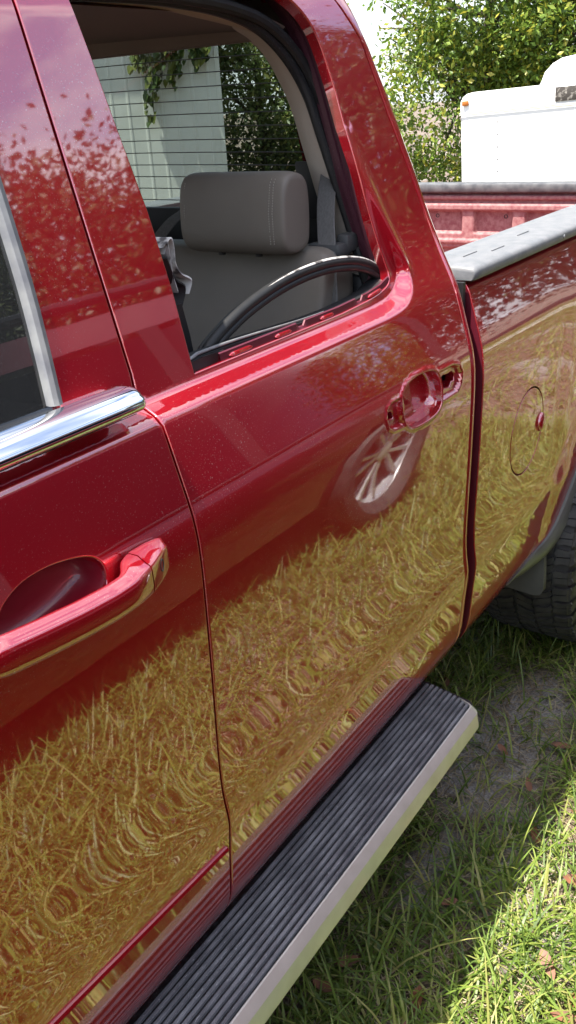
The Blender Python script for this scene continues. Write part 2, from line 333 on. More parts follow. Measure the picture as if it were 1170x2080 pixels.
def panel(name, outer, holes, m, parent, step=.016, r=.0028, depth=.02, extra=(), off=0.0, mirror=None):
    """a sheet-metal panel on S inside the outline, with rolled, hemmed edges"""
    loops = [resample(outer, step*.8)]+[resample(h, min(step*.8, .006 if len(h) > 20 else step*.8)) for h in holes]
    pts = []; edges = []
    for L in loops:
        k = len(pts); pts += [Vector((p[0], p[1])) for p in L]; edges += [(k+i, k+(i+1) % len(L)) for i in range(len(L))]
    nb = len(pts); O = np.array([p[:] for p in outer if True], float)
    gx = np.arange(O[:, 0].min(), O[:, 0].max(), step); gz = np.arange(O[:, 1].min(), O[:, 1].max(), step*.87); g = np.array([(a+(step/2 if i % 2 else 0), b) for i, b in enumerate(gz) for a in gx])
    sets = [(g, step*.5)]+[(np.array(e), s) for e, s in extra]
    for gi, (g, mind) in enumerate(sets):
        ok = inpoly(g[:, 0], g[:, 1], loops[0])
        for h in loops[1:]: ok &= ~inpoly(g[:, 0], g[:, 1], h)
        for h in loops: ok &= pdist(g[:, 0], g[:, 1], h) > mind
        pts += [Vector(q) for q in g[ok]]
    vo, _, fo, orig, _, _ = delaunay_2d_cdt(pts, edges, [], 0, 1e-7)
    vo = np.array([v[:] for v in vo]); fo = np.array([f for f in fo if len(f) == 3])
    c = vo[fo].mean(1); ok = inpoly(c[:, 0], c[:, 1], loops[0])
    for h in loops[1:]: ok &= ~inpoly(c[:, 0], c[:, 1], h)
    fo = fo[ok]; P = surf(vo[:, 0], vo[:, 1]); N = surfn(vo[:, 0], vo[:, 1]); P[:, 1] += off
    t = P[fo]; cr_ = np.cross(t[:, 1]-t[:, 0], t[:, 2]-t[:, 0]); fl = cr_[:, 1] > 0; fo[fl] = fo[fl][:, ::-1]
    V = list(P); NN = list(N); F = [list(map(int, f)) for f in fo]
    inv = {}
    for i, ol in enumerate(orig):
        for q in ol: inv[q] = i
    k0 = 0
    for li, L in enumerate(loops):
        n = len(L); L2 = np.array(L); area = .5*np.sum(L2[:, 0]*np.roll(L2[:, 1], -1)-np.roll(L2[:, 0], -1)*L2[:, 1])
        tan = np.roll(L2, -1, 0)-np.roll(L2, 1, 0); out = np.stack([tan[:, 1], -tan[:, 0]], 1)*(1 if area > 0 else -1)*(1 if li == 0 else -1)
        out /= np.linalg.norm(out, axis=1)[:, None]+1e-9
        ids = [inv.get(k0+i) for i in range(n)]; base = len(V); ringsN = 4
        for i in range(n):
            p = V[ids[i]]; nn = NN[ids[i]]; o = np.array([out[i][0], 0, out[i][1]]); o = o-nn*o.dot(nn); o /= np.linalg.norm(o)
            for a, b, q in ((.7*r, -.3*r, nn*.7+o*.7), (r, -r, o), (r, -r-.004, o), (r, -depth, o)):
                V.append(p+o*a+nn*b); NN.append(q/np.linalg.norm(q))
        rid = lambda i, k: ids[i % n] if k < 0 else base+(i % n)*ringsN+k
        for i in range(n):
            for k in range(-1, ringsN-1):
                q = [rid(i, k), rid(i+1, k), rid(i+1, k+1), rid(i, k+1)]
                a, b, c_ = V[q[0]], V[q[1]], V[q[2]]
                if np.cross(b-a, c_-a).dot(NN[q[3]]) < 0: q = q[::-1]
                F.append(q)
        k0 += n
    if mirror is not None:
        V = [np.array([p[0], mirror*2-p[1], p[2]]) for p in V]; NN = [np.array([q[0], -q[1], q[2]]) for q in NN]; F = [f[::-1] for f in F]
    return mesh(name, V, F, m, parent, True, NN)
def grid(x0, x1, z0, z1, s): return [(a, b) for a in np.arange(x0, x1, s) for b in np.arange(z0, z1, s)]
def bowl(name, outline, m, parent, rings, shift=(0, 0)):
    c = np.mean(outline, 0); R = []
    L = resample(outline, .005)
    for s, d, k in rings:
        P = [c+(p-c)*s+np.array(shift)*k for p in map(np.array, L)]; y = S([p[0] for p in L], [p[1] for p in L]) if s > .97 else BP([p[1] for p in P])
        R.append([(p[0], float(yy)+d, p[1]) for p, yy in zip(P, y)])
    b = MB().rings(R, True, False, True); o = b.build(name, m, parent, True, 60); return o

# ================================================================== ground
def axis(a, lo, hi, fine, far):
    c = list(np.arange(lo, hi+1e-6, fine)); s = fine
    p = hi
    while p < far: s *= 1.35; p += s; c.append(p)
    p = lo; s = fine
    while p > -far: s *= 1.35; p -= s; c.insert(0, p)
    return np.array(c)
gx = axis(0, -1.5, 5.5, .06, 260); gy = axis(0, -3.2, 1.5, .06, 260)
GX, GY = np.meshgrid(gx, gy, indexing='ij')
def gh(x, y):
    return .012*np.sin(x*3.1+1.2*np.sin(y*2.3))*np.cos(y*3.7+.8)+.006*np.sin(x*11+y*7)*np.sin(y*13-x*4)+.003*np.sin(31*x)*np.sin(27*y)
GZ = gh(GX, GY)*np.exp(-(np.maximum(np.abs(GX-2)-6, 0))/6)
V = np.stack([GX.ravel(), GY.ravel(), GZ.ravel()], 1); a, b = GX.shape
I = np.arange(a*b).reshape(a, b); Fq = np.stack([I[:-1, :-1].ravel(), I[1:, :-1].ravel(), I[1:, 1:].ravel(), I[:-1, 1:].ravel()], 1)
g = fast_mesh('ground', V, Fq, GROUND, None, True); g['kind'] = 'structure'

def blades(n, xr, yr, L, Wd, name, m, label, tall=1.0, lie=False, keep=None):
    x = rng.uniform(*xr, n); y = rng.uniform(*yr, n)
    if keep is not None:
        k = keep(x, y); x, y = x[k], y[k]; n = len(x)
    az = rng.uniform(0, 2*np.pi, n); ln = L*rng.lognormal(0, .35, n); w = Wd*rng.uniform(.6, 1.3, n)
    lean = rng.uniform(.15, 1.0, n) if not lie else rng.uniform(1.35, 1.6, n); curl = rng.uniform(.3, 1.3, n) if not lie else rng.uniform(-.2, .25, n)
    d = np.stack([np.cos(az), np.sin(az)], 1); s = np.stack([-np.sin(az), np.cos(az)], 1); z0 = gh(x, y)-.004+(0 if not lie else rng.uniform(.003, .014, n))
    pos = []; r = np.zeros(n); h = np.zeros(n); T = [0, .3, .6, .85, 1.0]; prev = 0
    cols = []
    for t in T:
        dt = t-prev; ang = lean+curl*((t+prev)/2); r = r+ln*dt*np.sin(ang); h = h+ln*dt*np.cos(ang)*tall; prev = t
        c = np.stack([x+d[:, 0]*r, y+d[:, 1]*r, z0+np.maximum(h, 0.002)], 1); ww = w*(1-t**2*.75)/2
        off = np.stack([s[:, 0]*ww, s[:, 1]*ww, np.zeros(n)], 1)
        if t < 1: cols += [c-off, c+off]
        else: cols += [c]
    k = len(cols); V = np.stack(cols, 1).reshape(-1, 3); B = (np.arange(n)*k)[:, None]
    Q = np.concatenate([B+np.array([[2*i, 2*i+1, 2*i+3, 2*i+2]]) for i in range(3)]); T3 = B+np.array([[6, 7, 8]])
    o = fast_mesh(name, V, [Q, T3], m, None, True); o['kind'] = 'stuff'
    if label: o['label'] = label; o['category'] = 'grass'
    return o
_pn = rng.uniform(0, 6.28, (14,)); _pk = rng.normal(0, 2.6, (14, 2))
def patch(x, y): return sum(np.sin(_pk[i, 0]*x+_pk[i, 1]*y+_pn[i]) for i in range(14))/14**.5
def keepn(x, y):
    p = patch(x, y)+.2; bald = (np.hypot((x-2.05)/.42, (y+.02)/.16) < 1) | (np.hypot((x-1.50)/.16, (y+.02)/.06) < 1)
    return (rng.uniform(0, 1, len(x)) < np.clip(.70+.42*p, .16, 1)) & ~(bald & (rng.uniform(0, 1, len(x)) < .85))
blades(105000, (-.3, 4.6), (-1.2, 1.0), .098, .0056, 'grass', GRASSM, 'long green lawn grass around the truck', keep=keepn)
blades(42000, (-.3, 4.6), (-1.2, 1.0), .075, .0026, 'dry_grass', STRAW, 'dry straw thatch lying between the green grass', lie=True, keep=lambda x, y: rng.uniform(0, 1, len(x)) < .8)
blades(80000, (-1.5, 14), (-9, -1.2), .11, .011, 'grass', GRASSM, 'sunlit lawn grass beyond the second vehicle', keep=lambda x, y: (~((x < 3.9) & (y > -3.1))) & (rng.uniform(0, 1, len(x)) < np.clip(.75+.3*patch(x, y), .2, 1)))
blades(26000, (4.6, 14), (-1.2, 5), .11, .010, 'grass', GRASSM, 'lawn grass behind the truck', keep=keepn)

# ================================================================== truck
truck = thing('pickup_truck', 'dark red four door pickup truck with its rear door window and handle removed', 'pickup truck', (1.6, .98, 0))
YC = .98
XS = lambda z: np.interp(z, [.4, 1.5, 1.56, 1.625, 1.754, 1.861, 1.93, 1.97, 1.985], [1.73, 1.73, 1.72, 1.703, 1.665, 1.63, 1.575, 1.52, 1.47])
zs = list(np.linspace(.455, 1.5, 40))+list(np.linspace(1.51, 1.985, 40))
rd_outer = [(.8165, .455)]+[(float(XS(z))-.0055, z) for z in zs]+[(.8235, 1.985), (.8235, 1.45), (.8165, 1.40)]
rd_hole = [(.934, 1.4195)]+catmull([(1.35, 1.4195), (1.45, 1.424), (1.497, 1.4295), (1.530, 1.439), (1.5405, 1.458), (1.536, 1.480), (1.525, 1.528), (1.511, 1.617), (1.503, 1.71), (1.495, 1.80), (1.475, 1.875), (1.434, 1.92), (1.37, 1.942), (1.25, 1.95)], 6)+[(.903, 1.95), (.908, 1.896), (.916, 1.832), (.925, 1.741), (.936, 1.641), (.939, 1.536)]
sho_pts = [(float(p[0]+a), float(p[1]+b)) for p in SHO for a, b in ((0, 0),)]
def near_sho():
    o = []
    P = np.array(SHO); t = np.roll(P, -1, 0)-np.roll(P, 1, 0); t[0] = P[1]-P[0]; t[-1] = P[-1]-P[-2]; t /= np.linalg.norm(t, axis=1)[:, None]; n = np.stack([-t[:, 1], t[:, 0]], 1)
    for d in (-.024, -.016, -.011, -.0075, -.004, 0, .004, .0075, .011, .016, .024): o += [tuple(q) for q in P+n*d]
    return o
NS = near_sho()
rdoor = panel('rear_door', rd_outer, [rd_hole, CUP, LHOLE, RHOLE], PAINT, truck, .016, extra=[(NS, .003), (grid(1.335, 1.70, 1.165, 1.30, .0042), .003), (grid(.9, 1.5, .70, .76, .008), .005)])
bowl('handle_cup', CUP, PAINT, rdoor, [(1.005, .001, 0), (.985, .005, 0), (.95, .013, .1), (.90, .022, .3), (.83, .029, .6), (.72, .032, 1), (.40, .0335, 1)], (.012, .003))
MB().box((1.51, .062, 1.23), (.38, .05, .11)).build('handle_pocket', BLACK, rdoor, False)
MB().box((1.640, .026, 1.2265), (.012, .02, .005), .001).build('latch_bracket', PAINT_IN, rdoor)
MB().box((1.612, .028, 1.240), (.006, .02, .006), .001).build('latch_bracket', PAINT_IN, rdoor)
MB().tube([(1.393, .0, 1.2425), (1.397, .016, 1.2425)], .006, 12).build('mount_boss', PAINT, rdoor)

# inner window frame: dark recessed channel behind the painted frame
def inset(poly, d):
    P = np.array(poly); t = np.roll(P, -1, 0)-np.roll(P, 1, 0); n = np.stack([-t[:, 1], t[:, 0]], 1); n /= np.linalg.norm(n, axis=1)[:, None]; return P+n*d
hole_r = np.array(resample(rd_hole, .012))
def ring(poly, yo): return [(p[0], float(U(p[1]))+yo, p[1]) for p in poly]
A = hole_r
h2 = inset(A, -.0035); h3 = inset(A, -.010); h4 = inset(A, -.006); h5 = inset(A, -.013)
MB().rings([ring(h2, .012), ring(h3, .020), ring(h3, .034), ring(h4, .036), ring(h4, .046), ring(h5, .050), ring(h5, .065), ring(inset(A, -.055), .085)]).build('window_channel', PAINT_DK, rdoor)
# beads of the cab weatherstrip along top and rear of the opening
sp = catmull([(.90, .252, 1.917), (1.12, .250, 1.921), (1.231, .249, 1.918), (1.316, .248, 1.911), (1.391, .244, 1.896), (1.445, .237, 1.87), (1.493, .227, 1.827), (1.519, .212, 1.774), (1.534, .193, 1.697), (1.548, .172, 1.613), (1.560, .154, 1.54), (1.567, .137, 1.474), (1.574, .125, 1.415)], 8)
ws = MB().tube(sp, .0105, 10).tube([p+np.array([-.016, .012, -.004]) for p in sp], .0095, 10).tube([p+np.array([-.008, .016, 0]) for p in sp], .012, 8).build('door_weatherstrip', RUBBER, truck)
MB().tube([p+np.array([.010, -.004, .003]) for p in sp[42:]], lambda t: .0045*min(1, 6*t+.05), 8).build('worn_lip', RUBBER_W, ws)
MB().box((1.553, .107, 1.462), (.020, .022, .05), .005).box((1.560, .100, 1.43), (.014, .02, .05), .004).build('channel_end', RUBBER_W, rdoor)
# sill flange with embossed ovals under the opening
xs_ = np.linspace(1.005, 1.535, 80); zt = np.interp(xs_, [.95, 1.35, 1.45, 1.5, 1.54], [1.4195, 1.4195, 1.424, 1.43, 1.442])
def notch(x): return -.008*sum(sst(c-.012, c-.009, x)*(1-sst(c+.009, c+.012, x)) for c in (1.225, 1.42))
fl = [[(x, .0745+dy, z+dz+(notch(x) if k > 1 else 0)) for k, (dy, dz) in enumerate(((.0, -.004), (.004, .001), (.006, .012), (.0085, .0135), (.0085, -.01)))] for x, z in zip(xs_, zt)]
MB().rings(fl, False).build('sill_flange', PAINT_IN, rdoor, True, 25)
for c, hw in ((1.055, .030), (1.17, .024), (1.305, .022), (1.475, .026)):
    z = float(np.interp(c, xs_, zt)); e = .5*(np.interp(c+.02, xs_, zt)-np.interp(c-.02, xs_, zt))/.02
    MB().tube([(c+t*hw, .078, z+.005+t*hw*e) for t in np.linspace(-1, 1, 9)], lambda u: .0034*(1-abs(2*u-1)**6)**.5+.0004, 8).build('sill_emboss', PAINT, rdoor)
xi = np.linspace(.948, 1.535, 90); zi = np.interp(xi, xs_, zt); lift = lambda x: .010*(1-sst(1.0, 1.32, x))
inn = [[(x, .092, z-.012), (x, .094, z+.004+lift(x)), (x, .100, z+.0065+lift(x)), (x, .116, z+.007+lift(x)), (x, .128, z+.002), (x, .13, z-.06)] for x, z in zip(xi, zi)]
MB().rings(inn, False).build('inner_sill_trim', BLACK, rdoor)
e_ = [(.9425, .097, 1.405), (.9435, .097, 1.418), (.9475, .097, 1.4285), (.955, .097, 1.4335)]+[(x, .097, z+.0085+lift(x)) for x, z in zip(xi[4:58], zi[4:58])]
MB().tube(e_, lambda t: .0030*(1-t*.75), 8).build('sill_bright_edge', SATIN, rdoor)
MB().rings([[(x, .0905, z0), (x, .0905, z1), (x, .12, z1), (x, .12, z0)] for x, z0, z1 in ((.9405, 1.40, 1.412), (.944, 1.40, 1.424), (.950, 1.40, 1.4305), (.975, 1.40, 1.433), (1.03, 1.40, 1.431))], True, True, True).build('corner_seal', BLACK, rdoor, True, 40)
# door structure behind the skin
MB().box((1.27, .135, .93), (.88, .03, .93), .01).build('door_inner_panel', GREYP, rdoor)

# front door
fd_outer = [(-.26, .455), (.8075, .455), (.8075, 1.40), (.8145, 1.45), (.8145, 1.985), (.24, 1.985), (.12, 1.95), (-.22, 1.46), (-.26, 1.40)]
fd_hole = [(.693, 1.43), (.702, 1.51), (.709, 1.58), (.7125, 1.66), (.714, 1.75), (.712, 1.95), (.22, 1.95), (.15, 1.92), (-.14, 1.45), (-.14, 1.43)]
fdoor = panel('front_door', fd_outer, [fd_hole, FCUP], PAINT, truck, .016, extra=[(NS, .003), (grid(.42, .67, 1.20, 1.315, .006), .004), (grid(0, .80, .70, .76, .008), .005)])
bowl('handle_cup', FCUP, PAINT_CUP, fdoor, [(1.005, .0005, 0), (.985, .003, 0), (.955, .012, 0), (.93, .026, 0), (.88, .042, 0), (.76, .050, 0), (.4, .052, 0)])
def bar(x0, x1, n, cap=False):
    R = []
    for x in np.linspace(x0, x1, n):
        yo = -.062+.052*max(0, (.46-x)/.10)**2*.9+.036*max(0, (x-.64)/.097)**1.5
        hh = .0190+.002*sst(.63, .66, x)-.0035*max(0, (x-.70)/.036)**2; th = .0115+.010*sst(.63, .665, x)+.012*sst(.46, .42, x)
        zc = float(np.interp(x, [.34, .44, .50, .56, .61, .66, .735], [1.268, 1.2625, 1.254, 1.247, 1.2435, 1.245, 1.2435]))
        yb = min(yo+2*th, -.008); e = .62-.25*sst(.63, .68, x); th = max((yb-yo)/2, .004); pr = []
        for k in range(24):
            a = 2*math.pi*k/24; c, q = math.cos(a), math.sin(a)
            pr.append((x, yo+th+th*math.copysign(abs(c)**e, c), zc+hh*math.copysign(abs(q)**e, q)+(.007 if c > 0 else 0)*(q > 0)))
        R.append(pr)
    return R
MB().rings(bar(.34, .676, 40), True, True, True).build('door_handle', PAINT, fdoor, True, 70)
cap = MB().rings(bar(.6785, .735, 14), True, True, True).build('handle_end_cap', PAINT, fdoor, True, 70)
mb = MB(); kx, kz = .7075, 1.2480
yk = lambda x: -.062+.036*max(0, (x-.64)/.097)**1.5
mb.rings([[(kx+.0058*s_*math.cos(a), yk(kx+.0058*s_*math.cos(a))+dy, kz+.0088*s_*math.sin(a)) for a in np.linspace(0, 2*math.pi, 20, endpoint=False)] for s_, dy in ((1.0, .004), (1.0, -.0006), (.86, -.0010), (.78, .0002), (.3, .0004))], True, False, True).build('keyhole', GREYP, fdoor)
MB().rings([[(x, y+.0, z) for y, z in ((-.010, zc), (-.024, zc-.002), (-.026, zc-.007), (-.010, zc-.012))] for x, zc in ((x, 1.2225+.010*sst(.60, .46, x)-.004*sst(.5, .4, x)) for x in np.linspace(.45, .62, 20))], True, True, True).build('handle_lower_lip', PAINT, fdoor)
# chrome belt moulding
sec = [(.024, 1.421), (.0175, 1.425), (.0155, 1.431), (.019, 1.438), (.0245, 1.441), (.0255, 1.4435), (.034, 1.4485), (.046, 1.4505), (.060, 1.450), (.071, 1.446), (.075, 1.44), (.06, 1.42)]
R = []
for x in list(np.linspace(-.25, .77, 24))+[.777, .782, .785, .786]:
    k = 1 if x <= .77 else math.sqrt(max(.02, 1-((x-.77)/.0165)**2)); R.append([(x, .045+(y-.045)*k, 1.436+(z-1.436)*(.35+.65*k)) for y, z in sec])
MB().rings(R, True, True, True).build('chrome_belt_moulding', CHROME, fdoor, True, 50)
MB().box((.26, .035, 1.4195), (1.02, .012, .005), .002).build('moulding_gasket', RUBBER, fdoor)
ge = [(.6955, 1.447), (.7035, 1.51), (.7105, 1.58), (.714, 1.66), (.7155, 1.75), (.7135, 1.95)]
ge = catmull(ge, 6)
MB().rings([[(x-dx, float(U(z))+dy, z) for dx, dy in ((.0, .004), (.001, -.0015), (.008, -.0035), (.014, -.001), (.017, .004), (.0172, .014))] for x, z in ge], False).build('glass_edge_trim', SATIN, fdoor)
pg = [(.700, 1.425), (.708, 1.55), (.712, 1.66), (.7135, 1.75), (.712, 1.955), (.2, 1.955), (.14, 1.92), (-.15, 1.44), (-.15, 1.425)]
pgr = [(x, float(U(z))+.010, z) for x, z in pg]
MB().add(pgr+[(x, y+.005, z) for x, y, z in pgr], [list(range(9))[::-1], list(range(9, 18))]+[[i, (i+1) % 9, 9+(i+1) % 9, 9+i] for i in range(9)]).build('window_glass', GLASS_F, fdoor, False)
# thin body-side strip low on the front door
MB().rings([[(x, float(S(x, .687+.02*(.806-x)/.37)[0])+y, .687+.02*(.806-x)/.37-.010+z) for y, z in ((.002, -.0055), (-.003, -.0045), (-.0055, 0), (-.003, .0045), (.002, .0055))] for x in list(np.linspace(-.2, .795, 40))+[.7995]], False).build('door_side_strip', PAINT, fdoor)
MB().box((.27, .135, .93), (.98, .03, .93), .01).build('door_inner_panel', GREYP, fdoor)
for zc in (.6, .9, 1.2): pass
# centre pillar behind the seam, rocker, front fender
MB().box((.815, .155, 1.0), (.13, .06, 1.1), .01).build('centre_pillar', PAINT_DK, truck)
b1 = catmull([(.815, .15, 1.43), (.815, .19, 1.60), (.82, .245, 1.92)], 6)
MB().rings([[(x-.10, y+.0, z), (x+.103, y-.005, z), (x+.108, y+.04, z), (x+.07, y+.07, z), (x-.10, y+.07, z)] for x, y, z in [tuple(p) for p in b1]], True, True, True).build('centre_pillar_trim', GREYP, truck)
R = []
for x in np.linspace(-.3, 1.70, 24): R.append([(x, .085, .45), (x, .074, .44), (x, .095, .41), (x, .13, .36), (x, .3, .34)])
MB().rings(R, False).build('rocker_panel', PAINT, truck)
ff_outer = [(-.27, .455), (-.27, 1.40), (-.60, 1.36), (-1.45, 1.30), (-1.62, 1.22), (-1.66, .95), (-1.62, .60), (-1.28, .55)]+[(-.84+.45*math.cos(t), .43+.45*math.sin(t)) for t in np.linspace(math.radians(165), math.radians(15), 16)]+[(-.36, .455)]
def ffpanel(mirror=None): return panel('front_fender', [(x, z) for x, z in ff_outer], [], PAINT, truck, .04, mirror=mirror)
ffpanel(); ffpanel(YC)
panel('front_door', fd_outer, [fd_hole], PAINT, truck, .04, mirror=YC); panel('rear_door', rd_outer, [rd_hole], PAINT, truck, .04, mirror=YC)
# cab rear corner strip, both sides
def corner(mirror=False):
    R = []
    for z in list(np.linspace(.44, 1.985, 70)):
        x0 = float(XS(z))+.003; x1 = float(np.interp(z, [.4, 1.4, 1.5, 1.622, 1.753, 1.849, 1.931, 1.985], [1.768, 1.768, 1.764, 1.744, 1.708, 1.668, 1.632, 1.58])); y = float(S(min(x0, 1.74), z)[0])
        r = [(x0, y+.022), (x0, y+.003), (x0+.0018, y+.0006), ((x0+x1)/2, y+.0012), (x1-.012, y+.0040), (x1-.005, y+.009), (x1-.001, y+.018), (x1, y+.032), (x1+.002, y+.10), (x1+.004, .40)]
        if mirror: r = [(a, 2*YC-b) for a, b in r]
        R.append([(a, b, z) for a, b in r])
    return MB().rings(R, False).build('cab_corner', PAINT, truck, True, 60)
corner(); corner(True)
MB().box((1.745, YC, .97), (.03, 1.5, 1.06), .01).build('cab_back_panel', PAINT, truck)
MB().box((1.778, .13, .95), (.012, .2, .9)).build('gap_shade_sheet', BLACK, truck, False)  # black sheet added to stand for the shade between cab and bed
# roof
R = []
for x in np.linspace(-.05, 1.655, 16):
    e = 1-.0*x; dz = -.075*max(0, (x-1.45)/.205)**2-.10*max(0, (.25-x)/.3)**2
    R.append([(x, y if y < YC else y, z+dz) for y, z in [(.235, 1.988), (.252, 2.004), (.29, 2.016), (.5, 2.035), (YC, 2.045), (2*YC-.5, 2.035), (2*YC-.29, 2.016), (2*YC-.252, 2.004), (2*YC-.235, 1.988)]])
MB().rings(R, False).build('roof', PAINT, truck)
R = []
for x in np.linspace(0, 1.625, 14):
    dz = -.032*max(0, (x-1.35)/.275)**2
    R.append([(x, y, z+dz) for y, z in [(.285, 1.905), (.33, 1.922), (.5, 1.935), (YC, 1.945), (1.46, 1.935), (1.63, 1.922), (1.675, 1.905)]])
MB().rings(R, False).build('headliner', HEADL, truck)
# roof side trim and rear pillar trim (beige)
rt = catmull([(.86, .272, 1.925), (1.006, .288, 1.911), (1.167, .290, 1.908), (1.28, .288, 1.898), (1.407, .284, 1.883), (1.475, .284, 1.868)], 6)
MB().rings([[p+np.array([0, -.035, .02]), p+np.array([0, -.012, .002]), p, p+np.array([0, .012, .004]), p+np.array([0, .05, .022])] for p in rt], False).build('roof_side_trim', TRIMB, truck)
PL = catmull([(1.63, .475, 1.905), (1.635, .412, 1.862), (1.64, .358, 1.774), (1.642, .328, 1.681), (1.65, .303, 1.586), (1.655, .287, 1.52), (1.66, .262, 1.44), (1.66, .245, 1.36)], 6)
PR = catmull([(1.400, .270, 1.900), (1.462, .258, 1.855), (1.503, .240, 1.779), (1.521, .223, 1.711), (1.536, .203, 1.632), (1.547, .185, 1.559), (1.558, .166, 1.484), (1.563, .15, 1.40)], 6)
MB().rings([[a+np.array([.02, .02, 0])]+[a+(b-a)*t+np.array([-.020, .006, 0])*math.sin(math.pi*t) for t in np.linspace(0, 1, 9)]+[b+np.array([.01, -.02, 0])] for a, b in zip(PL, PR)], False).build('rear_pillar_trim', TRIMB, truck)
MB().box((1.60, .20, 1.30), (.10, .12, .30), .02).build('pillar_lower_trim', BLACK, truck)
# rear window
gq = lambda y, z: (1.725-(z-1.5)*.20, y, z)
wy0, wy1 = .30, 2*YC-.30
MB().add([gq(wy0, 1.50), gq(wy1, 1.50), gq(wy1-.05, 1.885), gq(wy0+.05, 1.885)], [[0, 1, 2, 3]]).add([(a+.004, b, c) for a, b, c in (gq(wy0, 1.50), gq(wy1, 1.50), gq(wy1-.05, 1.885), gq(wy0+.05, 1.885))], [[3, 2, 1, 0]]).build('rear_window', GLASS_R, truck, False)
rw = bpy.data.objects['rear_window']
for k in range(13):
    z = 1.535+k*.0268
    MB().tube([(gq(0, z)[0]-.003, y, z+.010*math.sin(math.pi*(y-.3)/1.36)) for y in np.linspace(.36, 1.60, 14)], .0011, 5).build('defroster_line', BLACK, rw)
MB().box((1.70, YC, 1.50), (.02, 1.36, .11), .005).build('rear_shelf', BLACK, truck)
MB().box((1.637, YC, 1.925), (.03, 1.36, .085), .008).build('rear_header', HEADL, truck)
mb = MB(); mb.box((1.672, .345, 1.595), (.008, .055, .115), .002).box((1.670, .385, 1.612), (.008, .035, .022), .002, .0).box((1.671, .379, 1.585), (.008, .03, .03), .002)
mb.build('black_bracket', BLACK, truck)
# rear seat
seat = thing if False else None
def cushion(profile, y0, y1, r=.04, n=7):
    """rounded slab: (x,z) closed profile extruded from y0 to y1 with soft ends"""
    P = np.array(catmull(profile, 5, True)); c = P.mean(0); R = []
    ys = [(0, 1.0-.0)]
    for t in np.linspace(0, 1, n): R.append((y0+r*(1-math.cos(t*math.pi/2)) if False else y0+r*t*t, 1-.22*(1-math.sqrt(max(0, 1-(1-t)**2)))))
    R2 = [(y1-(y-y0), s) for y, s in R[::-1]]
    L = []
    for y, s in R+R2: L.append([(c[0]+(p[0]-c[0])*s, y, c[1]+(p[1]-c[1])*s) for p in P])
    return MB().rings(L, True, True, True)
bk = [(1.435, 1.49), (1.465, 1.512), (1.52, 1.505), (1.54, 1.44), (1.50, 1.2), (1.44, .95), (1.30, .93), (1.27, 1.02), (1.335, 1.2), (1.395, 1.38)]
sb = cushion(bk, .155, .66, .05).build('rear_seat', LEATHER, truck, True, 60)
cushion(bk, .665, 1.30, .03).build('seat_back', LEATHER, sb, True, 60); cushion(bk, 1.305, 1.80, .05).build('seat_back', LEATHER, sb, True, 60)
cushion([(.82, 1.00), (.90, 1.035), (1.10, 1.045), (1.30, 1.03), (1.34, .98), (1.30, .90), (.90, .86), (.82, .9)], .16, 1.80, .06).build('seat_cushion', LEATHER, sb, True, 60)
def headrest(y0, y1, parent):
    hp = [(1.373, 1.53), (1.372, 1.585), (1.382, 1.635), (1.405, 1.653), (1.445, 1.648), (1.462, 1.62), (1.462, 1.55), (1.45, 1.514), (1.40, 1.508)]
    h = cushion(hp, y0, y1, .035).build('headrest', LEATHER, parent, True, 60)
    return h
headrest(.205, .452, sb); headrest(1.40, 1.67, sb); headrest(.84, 1.10, sb)
mb = MB()
for yy in (.228, .236):
    for k in range(26):
        z = 1.532+k*.0044; x = float(np.interp(z, [1.53, 1.585, 1.635, 1.648], [1.3715, 1.370, 1.380, 1.392])); mb.box((x, yy, z), (.0012, .0012, .0026))
for k in range(90):
    y = .19+k*.005; mb.box((1.4415, y, 1.4965+.002*math.sin((y-.2)*6)), (.0014, .003, .0014))
for k in range(24):
    z = 1.535+k*.0044; mb.box((float(np.interp(z, [1.53, 1.585, 1.635, 1.648], [1.374, 1.372, 1.382, 1.396])), .437, z), (.0012, .0012, .0026))
mb.build('stitching', THREAD, sb, False)['kind'] = 'stuff'
for yy in (.30, .39): MB().tube([(1.42, yy, 1.50), (1.42, yy, 1.54)], .007).build('headrest_post', BLACK, sb)
def web(P, w, name, parent, n=None):
    P = [np.array(p, float) for p in catmull(P, 5)]; R = []
    for p in P: R.append([p+np.array([a, b, 0]) for a, b in ((0, -w/2), (-.002, -w/2+.002), (-.002, w/2-.002), (0, w/2))])
    return MB().rings(R, True, True, True).build(name, BELT, parent)
web([(1.60, .225, 1.70), (1.52, .205, 1.60), (1.475, .180, 1.50), (1.44, .160, 1.39), (1.40, .155, 1.2)], .040, 'seat_belt', truck)
MB().box((1.50, .190, 1.505), (.05, .075, .026), .008).box((1.53, .165, 1.515), (.05, .03, .035), .008).build('belt_guide', GREYP, truck)
web([(1.64, .55, 1.62), (1.535, .565, 1.572), (1.50, .585, 1.55), (1.475, .625, 1.50), (1.46, .64, 1.47)], .038, 'seat_belt', truck)
